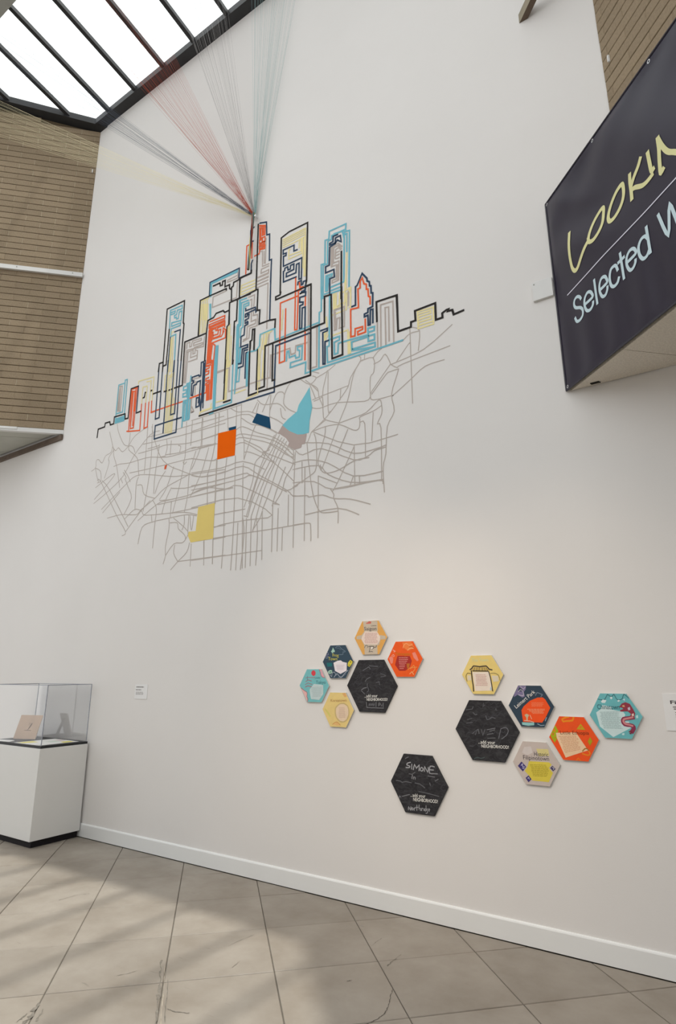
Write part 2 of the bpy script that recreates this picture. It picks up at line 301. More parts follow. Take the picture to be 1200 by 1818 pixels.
# ------------------------------------------------------------------ traced outlines, in millimetres on the wall
TAPE={
'K':'''-6327,4419 -6323,4531 -6192,4530 -6188,4578 -6098,4575 -6080,4529 -6014,4528 -6014,4617 -5808,4607 -5798,4537 -5742,4534 -5735,4916 -5596,4913
-5594,4562 -5508,4565
-5493,4730 -5468,4731 -5460,4790 -5447,4788
-5359,4785 -5339,4785
-5252,4999 -5245,5103 -5178,5099 -5182,5808 -4881,5808 -4876,5512 -4862,5495 -4867,5024
-5178,5099 -5178,4977
-5174,5047 -5122,5048 -5115,5512
-5312,4732 -5181,4729
-5122,4707 -5076,4702
-5040,4701 -5021,4702
-4999,4700 -4977,4702
-4948,4702 -4817,4699 -4823,5010
-4516,4251 -3971,4248
-4046,4765 -4052,4723
-4157,4800 -4159,4348
-4160,4314 -4060,4314
-4827,5245 -4819,4729
-4827,5245 -4478,5238 -4466,5392 -4378,5399 -4341,5437 -4235,5432 -4206,5400 -4139,5402
-4478,5238 -4479,4896
-4609,5245 -4610,5658
-4139,5402 -4131,5228 -4162,5208 -4162,4538
-4604,5246 -4610,5704 -4468,5706 -4201,5697 -4200,5679
-4412,5815 -4306,5812 -4300,5773 -4267,5769 -4266,5814 -4226,5812 -4225,5730 -4154,5729 -4154,5681 -4128,5659
-3847,5741 -3997,5748 -4017,5735 -4094,5731 -4098,5688 -4122,5680 -4115,5498
-3997,5748 -3998,5496
-3836,5487 -3998,5496 -4140,5495 -4138,5228
-4025,5492 -4025,5233 -4055,5230 -4054,5034
-3762,6333 -3759,5605
-3836,5777 -3838,5745 -4004,5744 -3997,5497
-3761,5745 -3760,5505 -3732,5499 -3734,5249 -3695,5235 -3700,5073 -3557,5067 -3482,5050 -3485,4956
-3763,5501 -4023,5491 -4116,5501
-3811,4820 -3809,4914 -3791,4918 -3788,5041 -3761,5034 -3760,4803
-4052,5169 -4054,4723
-3816,4914 -3810,4295 -3700,4298
-3757,5039 -3756,4791
-3675,4299 -3469,4291
-3708,4781 -3708,4336 -3699,4336
-3677,4335 -3603,4337 -3608,4790 -3430,4789
-3506,4783 -3501,4372 -3466,4371
-3427,5336 -3429,5999 -3324,6027 -3086,6024 -3091,5339 -3098,5310
-3036,5280 -3095,5281
-3419,5341 -3426,5313 -3485,5311 -3483,5276 -3035,5275 -3032,4291 -3458,4294
-3576,4788 -2946,4785
-2676,5496 -2681,4980
-3012,4788 -2873,4789 -2873,5075 -2795,5066 -2785,4385 -2670,4389 -2676,5099
-2303,4596 -2304,4797 -2096,4785 -2097,4426 -2025,4427
-2179,4791 -2100,4783 -2096,4425 -1973,4426 -1971,4472 -1928,4472 -1930,4565 -1741,4569 -1743,4411 -1684,4411 -1684,4452 -1646,4468 -1628,4468 -1635,4452 -1595,4449 -1586,4403 -1500,4410''',
'N':'''-5596,4913 -5594,4562
-5085,4949 -5085,5397
-5017,5443 -4917,5436 -4923,5042
-4982,5054 -4987,4919
-5246,5101 -5237,4395 -5172,4397 -5176,4725 -5180,5068
-5091,5095 -5083,4189
-4980,5060 -4978,4382 -4913,4382 -4919,5041
-4866,5024 -4872,4674 -4867,4147 -5228,4149 -5227,4312 -4795,4305
-4534,4473 -4574,4478 -4572,4367 -4526,4371 -4527,4672 -4579,4670 -4588,4645 -4630,4645 -4637,4526 -4660,4532 -4661,4677 -4632,4680 -4633,4700 -4663,4706 -4664,4752 -4556,4749 -4551,4730 -4526,4731
-4534,4473 -4540,4413
-4494,4305 -4530,4510
-4496,4305 -4491,4566 -4495,4892 -4531,4892 -4526,4728
-4468,4898 -4464,4333
-4482,4868 -4480,4563 -4485,4399
-4468,5706 -4469,5885 -4018,5882 -4017,5735
-3740,6335 -3643,6302 -3634,6132 -3594,6125 -3586,5793 -3556,5792 -3561,5524
-3821,6323 -3870,6302 -3869,6150 -3825,6144
-3825,5900 -3842,5865 -3842,5747 -4003,5753
-3559,5659 -3557,5067
-3896,5331 -3897,5303 -3760,5295 -3751,5235 -3734,5249
-3753,5267 -3899,5264 -3900,5228 -3872,5228 -3870,5248 -3845,5242 -3852,5195 -3898,5191 -3896,5154 -3875,5151 -3872,5166 -3857,5155 -3858,5130 -3901,5125 -3905,5018 -3948,5012 -3947,4889 -3850,4887 -3852,4857 -3915,4858
-3847,4886 -3846,4853 -3921,4856 -3929,4695 -3972,4701
-3970,4654 -3901,4654 -3897,4832 -3844,4825
-3850,4797 -3869,4795 -3868,4505
-3429,4741 -3468,4744 -3471,4242 -4036,4249
-3214,5758 -3258,5761 -3257,5831 -3400,5835 -3399,5785 -3359,5782 -3361,5753 -3395,5757 -3392,5636 -3153,5635 -3157,5394 -3187,5398 -3188,5586 -3221,5586 -3227,5490 -3352,5494 -3350,5537 -3256,5540 -3255,5606 -3299,5606 -3301,5564 -3330,5566 -3336,5607 -3373,5604 -3375,5576 -3391,5573 -3387,5447 -3221,5440
-3201,5338 -3197,5369 -3156,5371 -3156,5320 -3136,5321 -3131,5347 -3096,5346 -3105,5244 -3154,5241
-3107,5297 -3107,5230 -3176,5224 -3099,5214 -3102,5175 -3172,5182 -3174,5130 -3130,5113 -3134,5088 -3170,5088 -3170,4832 -3144,4827 -3140,5051 -3104,5050 -3104,4790
-3037,4741 -3468,4745 -3473,4295
-2717,5706 -2771,5711 -2774,5650 -2812,5647 -2812,5627 -2748,5623 -2743,5680 -2687,5681 -2677,5605 -2723,5646 -2748,5613 -2812,5602 -2817,5402 -2861,5401 -2861,5333 -2764,5331 -2757,5246 -2812,5245 -2812,5072
-2918,4720 -2838,4719 -2841,4693 -2892,4690 -2888,4362 -2866,4357 -2866,4587 -2821,4587
-2566,4847 -2525,4848 -2522,5042 -2504,5049 -2449,5154 -2398,5081 -2396,5051 -2373,5033 -2371,4990 -2357,4984 -2356,4910 -2339,4903 -2344,4765 -2393,4761 -2394,4723 -2431,4720 -2431,4692 -2394,4695 -2393,4593 -2374,4591 -2368,4741 -2342,4737 -2345,4600''',
'C':'''-5987,4529 -5990,5038 -5869,5033 -5869,5071 -5829,5069 -5821,4572 -5819,4524
-5869,5033 -5863,4645 -5972,4651
-5987,4529 -5817,4523
-5986,4547 -5820,4542
-5984,4563 -5821,4561
-5983,4583 -5822,4580
-5113,5505 -5121,5767 -4914,5759 -4913,5713 -4996,5723 -5005,5669 -5043,5668 -5036,5634 -5006,5634 -4999,5606 -4969,5604 -4963,5688 -4914,5681 -4917,5559 -5080,5586 -5079,5539 -4922,5529 -4926,5496 -5083,5506 -5080,5401 -4991,5402 -4980,5059
-5117,5734 -5033,5726 -5038,5698 -5118,5705
-4787,4496 -4675,4497
-4777,4186 -4781,4478 -4740,4478
-4757,4253 -4757,4460 -4731,4462 -4731,4252
-4716,4254 -4719,4489
-4702,4253 -4705,4497
-4683,4254 -4676,4506
-4669,4259 -4671,4493
-4750,4254 -4672,4254
-4707,4696 -4743,4696 -4746,4673 -4796,4673 -4795,4630 -4746,4627 -4746,4587 -4796,4590 -4796,4550 -4742,4544
-4684,4775 -4702,4513
-4704,4701 -4716,4500
-4690,4714 -4687,4503
-4726,4696 -4734,4533
-4323,4852 -4307,4270
-4307,4847 -4297,4273
-4293,4843 -4284,4280
-4360,4233 -4301,4236
-4294,4277 -4045,4283 -4047,4716
-4303,5023 -4301,4578
-4286,5018 -4285,4574
-4316,5025 -4315,4582
-4450,5596 -4433,5408
-4436,5591 -4426,5405
-4440,5690 -4440,5857 -4044,5848
-4452,5694 -4456,5873 -4038,5866
-3889,5455 -3993,5466 -3987,5181 -4009,5173 -4009,4885
-3863,5419 -3963,5425 -3961,5156 -3985,5144 -3980,4876
-3855,5389 -3930,5391 -3928,5119 -3953,5112 -3960,5006
-3855,5384 -3857,5358 -3906,5361 -3908,5336
-3979,5448 -3974,5166 -3999,5159 -3995,4880
-3680,4945 -3490,4948 -3478,4816 -3430,4815
-3680,4945 -3684,4817 -3715,4788
-3990,5146 -3982,4701 -3991,4499 -3952,4496 -3950,4642
-4014,5155 -4002,4817 -4004,4372
-4000,5150 -3986,4648 -3995,4500
-3999,4761 -4001,4502
-3856,4791 -3844,4409
-3839,4786 -3834,4409
-3946,4886 -3949,4691
-3959,4891 -3962,4695
-3849,4795 -3739,4780 -3708,4786 -3684,4821
-3485,4944 -3477,4814 -2946,4817
-3327,4531 -3322,4632 -3300,4631 -3291,4558 -3219,4560 -3211,4526 -3168,4525 -3166,4594 -3191,4608 -3192,4640 -3134,4634 -3139,4491 -3275,4496 -3278,4446 -3089,4444 -3095,4328 -2943,4331
-2911,5069 -2913,5448 -2869,5444 -2867,5708 -2822,5702 -2817,5791 -2621,5784 -2627,5700 -2582,5689 -2593,5074
-2891,5061 -2889,5428 -2838,5426 -2835,5683 -2794,5684 -2789,5727 -2636,5725 -2637,5675
-2662,5707 -2642,5673 -2651,5149 -2805,5150
-2647,5675 -2612,5668 -2614,5464
-2763,5735 -2661,5719 -2647,5645
-2860,5130 -2856,5297 -2784,5291 -2787,5268 -2825,5269 -2838,5125
-2873,5101 -2817,5098
-2845,5124 -2840,5280
-2805,5112 -2685,5107
-2800,5082 -2686,5074
-2909,5193 -2911,4932 -2934,4924 -2936,4330
-3012,4818 -2942,4817
-3008,4332 -2392,4328
-2813,5056 -2818,4529 -2844,4527 -2838,4361 -2391,4357
-2821,4592 -2704,4589 -2704,4553 -2762,4547 -2760,4420 -2722,4421 -2716,4521 -2401,4499
-2397,4526 -2397,4564 -2329,4557 -2333,4520 -2395,4522
-2395,4530 -2396,4433 -2332,4428 -2331,4481 -2395,4485
-2398,4480 -2570,4484 -2568,4398 -2328,4357 -2328,4399 -2562,4410
-2391,4359 -2323,4358
-2392,4328 -2193,4327
-2193,4327 -2055,4328''',
'G':'''-5966,4683 -5987,5015 -5914,5004 -5909,4665 -5932,4674 -5947,5002
-5960,4983 -5949,4679
-4652,4488 -4647,4342 -4602,4325 -4649,4326
-4636,4389 -4602,4327
-4605,4633 -4603,4520
-4650,4725 -4525,4716
-4603,4688 -4607,4656
-4289,4702 -4171,4699
-4140,4695 -4096,4693 -4093,4421 -4046,4419
-4786,5146 -4785,5214 -4739,5215 -4741,5155 -4712,5151 -4700,5216 -4554,5202 -4555,5178 -4677,5183 -4677,5151 -4528,5139 -4530,5115 -4664,5122
-4784,5126 -4510,5087 -4506,5207
-4768,5098 -4676,5096 -4679,5045 -4644,5045 -4644,5088 -4604,5061 -4606,4963 -4742,4968
-4709,5077 -4714,5010 -4620,5007
-4811,5226 -4804,4724
-4783,5112 -4786,4719
-4760,5088 -4768,4714
-4283,4689 -4162,4691
-4188,5776 -4186,5799 -4052,5803
-4195,5773 -4033,5765 -4040,5840
-4196,5671 -4406,5670 -4408,5538 -4040,5521 -4038,5726
-3641,6097 -3642,5783 -3659,5794 -3664,5942
-3715,5960 -3688,5953 -3681,5762 -3587,5754
-3591,5728 -3695,5731 -3699,5682 -3590,5682 -3594,5647 -3745,5650
-3592,5605 -3743,5603
-3865,5456 -3779,5452 -3786,5207 -3726,5197 -3726,5067 -3829,5073 -3835,4958 -3920,4946
-3844,5411 -3814,5413 -3814,5145 -3748,5146 -3752,5102 -3866,5102 -3866,4969 -3914,4965
-3750,5644 -3594,5637
-3749,5601 -3592,5594
-3747,5563 -3597,5560
-3745,5525 -3596,5522 -3594,4985
-3562,4908 -3566,4304
-3535,4666 -3533,4417 -3813,4423
-4096,4693 -4093,4418 -3838,4412
-3517,4660 -3426,4652
-3071,5262 -3060,4367
-3060,5251 -3053,4358 -2964,4362 -2957,4783
-3525,4406 -3526,4659 -3286,4659 -3270,4583 -3219,4586 -3214,4661 -3064,4649
-2794,5594 -2794,5373 -2734,5371 -2737,5218 -2784,5219 -2785,5190 -2710,5193 -2704,5402 -2769,5406 -2766,5577 -2713,5582 -2673,5520
-2789,5592 -2713,5604 -2668,5547
-2719,5369 -2722,5203
-2781,5579 -2782,5382
-2749,5451 -2743,5546 -2708,5555 -2683,5519
-2743,5510 -2698,5509
-2743,5475 -2698,5477
-2744,5441 -2698,5438
-2602,5027 -2600,4948
-2764,4882 -2647,4880 -2649,4672 -2709,4673
-2764,4877 -2759,4670 -2737,4672 -2731,4785 -2698,4784 -2704,4676
-2750,4861 -2748,4676
-2602,5021 -2602,4874
-2965,4780 -2962,4359 -3008,4363
-2301,4595 -2301,4337
-2269,4332 -2263,4751 -2138,4741 -2142,4337
-2220,4332 -2218,4706 -2182,4698 -2187,4363''',
'O':'''-5745,4367 -5710,4359 -5723,4905 -5617,4897 -5622,4382 -5680,4385 -5687,4868 -5657,4864 -5642,4412
-5685,4422 -5704,4881
-5643,4893 -5635,4597
-5509,4655 -5500,4319 -5718,4358
-5437,4647 -5428,4328 -5369,4331 -5377,4645
-5327,4646 -5320,4498 -5256,4499
-5326,4503 -4794,4496
-4672,4502 -4480,4510
-4679,4503 -4436,4501
-4432,4500 -4429,4593 -4383,4591
-4415,4407 -4418,4590
-4404,4407 -4407,4581
-4394,4407 -4397,4589
-4383,4407 -4389,4637
-4419,4411 -4380,4408
-4362,4408 -4366,4810
-4351,4405 -4355,4851
-4341,4404 -4342,4858
-4366,4407 -4338,4407
-4391,4851 -4445,4851 -4450,4824 -4403,4821 -4404,4787 -4450,4785 -4452,4757 -4405,4754 -4406,4721 -4449,4716
-4399,4674 -4442,4669 -4443,4642 -4389,4637
-4402,4619 -4441,4613 -4443,4592
-4437,5365 -4204,5360 -4203,5326 -4441,5331 -4441,5288 -4199,5285 -4198,5263 -4439,5263
-4432,5303 -4200,5304
-4430,5270 -4198,5247
-4435,5247 -4331,5249 -4331,5219 -4307,5216 -4306,5243 -4197,5241 -4198,5215
-4372,5217 -4370,5136 -4264,5132 -4256,5209 -4292,5211 -4296,5164 -4362,5171
-4221,5159 -4221,5212 -4180,5177 -4180,5079 -4403,5083
-4393,5131 -4241,5118 -4205,5170
-4390,5235 -4391,5111
-4175,5148 -4178,5097
-4438,5251 -4441,4878
-4421,5240 -4424,4873
-4407,5241 -4406,4873
-4374,5058 -4388,4883
-4393,5085 -4396,4906
-4390,5090 -4330,5038 -4340,4852 -4395,4879
-4447,4870 -4357,4862
-4356,4852 -4368,4598
-4340,4846 -4344,4591
-4445,4851 -4376,4845 -4384,4818 -4443,4816
-3919,5765 -3920,6122 -3840,6125 -3840,5930
-3800,5941 -3733,5940 -3727,5989 -3657,5972 -3653,6013 -3734,6030 -3732,6001
-3745,6305 -3660,6267 -3661,6152 -3696,6156 -3700,6254 -3738,6273 -3732,6130 -3658,6124 -3658,6067 -3698,6076 -3694,6107 -3734,6112 -3735,6069 -3660,6059 -3662,6031
-3728,6292 -3681,6265 -3680,6163
-3721,6250 -3717,6142
-3734,6050 -3662,6036
-3717,6003 -3658,5996
-3229,5443 -3228,5257
-3181,5358 -3173,5290 -3135,5288 -3160,5264
-3165,5291 -3130,5291 -3205,5270
-3229,5320 -3231,4841 -3202,4834 -3191,5243
-3190,5210 -3420,5214 -3416,4537 -3350,4538 -3349,5123
-3173,5304 -3136,5282 -3195,5258
-3102,5175 -3104,5057
-3101,4789 -3100,4472
-2369,4797 -2368,4875 -2385,4887 -2389,4963 -2406,4969 -2405,5020 -2431,5037 -2447,5107 -2471,5076 -2472,5008 -2496,5008 -2493,4811 -2578,4823 -2578,4539 -2535,4535 -2531,4606 -2453,4600 -2453,4573 -2505,4569 -2503,4535 -2423,4535 -2423,4667''',
'Y':'''-5602,4941 -5602,4979 -5323,4955 -5324,4645
-5451,4927 -5369,4917 -5372,4643
-5509,4651 -5514,4875 -5434,4869 -5437,4647
-5069,5403 -5070,5455 -5021,5450
-5055,5382 -5044,4936
-5033,5386 -5017,4928
-5069,5369 -5066,4943
-5054,4180 -5064,4612 -5082,5092
-5030,4174 -5049,4884
-5006,4166 -5014,4892 -5016,5071
-4983,4163 -4994,4651
-4959,4157 -4972,4909
-4940,4159 -4940,4578
-5123,4716 -5120,4911 -5100,4911
-5050,4890 -4971,4890
-5047,4866 -4972,4864
-4268,4346 -4158,4340 -4147,4324
-4509,4290 -4350,4292 -4340,4349
-4511,4268 -4499,4301 -4316,4299
-4139,4794 -4141,4333
-4115,4787 -4124,4334
-4094,4780 -4103,4700
-4595,5641 -4586,5265
-4567,5641 -4552,5264
-4538,5630 -4527,5261
-4510,5619 -4500,5257
-4482,5609 -4480,5359
-4143,5201 -4147,4745
-4118,5218 -4112,4683
-4147,4745 -4146,4533
-4594,5688 -4473,5684
-4587,5692 -4582,5441
-4556,5689 -4551,5430
-4526,5686 -4520,5419
-4496,5684 -4490,5408
-3974,5645 -3780,5635
-3972,5606 -3773,5595
-3976,5564 -3771,5562
-3981,5529 -3769,5519
-3974,5639 -3981,5529
-3598,4922 -3638,4763
-3633,4924 -3652,4826
-3668,4941 -3524,4930
-3569,4927 -3599,4783
-3552,4925 -3562,4894
-3668,4896 -3695,4771 -3687,4276
-3641,4860 -3673,4711 -3665,4342
-3616,4852 -3638,4432
-3594,4919 -3627,4643 -3625,4434
-3670,4630 -3681,4424
-3690,4283 -3837,4266
-3991,4374 -3855,4378
-4125,5195 -4124,4718
-4146,5191 -4142,4723
-4091,5069 -4084,4716
-4138,4717 -4141,4338
-4123,4701 -4133,4422
-3409,5967 -3114,5971
-3408,5945 -3114,5951
-3408,5922 -3113,5927
-3407,5897 -3113,5903
-3406,5872 -3257,5863 -3123,5873
-3111,5970 -3109,5403
-3123,5873 -3124,5409
-3146,5870 -3141,5509
-3169,5866 -3167,5720 -3323,5737
-3190,5856 -3193,5770
-3159,5871 -3154,5690 -3325,5694 -3325,5806 -3304,5803
-3387,5123 -3396,4899
-2614,5459 -2627,5060
-2636,5158 -2640,5018
-2666,5038 -2579,5059 -2575,4938
-2770,5061 -2767,4899 -2680,4901
-2753,5060 -2753,4899
-2736,5058 -2742,4911 -2674,4933
-2699,5049 -2702,4917
-2669,4920 -2625,4930 -2640,5031
-2798,4839 -2625,4841 -2618,5017
-2640,5031 -2647,4864
-2574,5058 -2579,4849 -2593,4854
-2591,5049 -2594,5013
-2853,4846 -2844,4736
-2838,4682 -2872,4678 -2869,4604 -2827,4652
-2855,4677 -2855,4604
-2793,4624 -2611,4623 -2608,4379
-2591,4509 -2584,4376
-2596,4597 -2597,4378
-1906,4547 -1760,4539 -1765,4382 -1907,4386 -1906,4547
-1901,4523 -1788,4518 -1786,4493 -1902,4498 -1900,4469 -1788,4465 -1789,4438 -1901,4444 -1902,4416 -1767,4408'''}
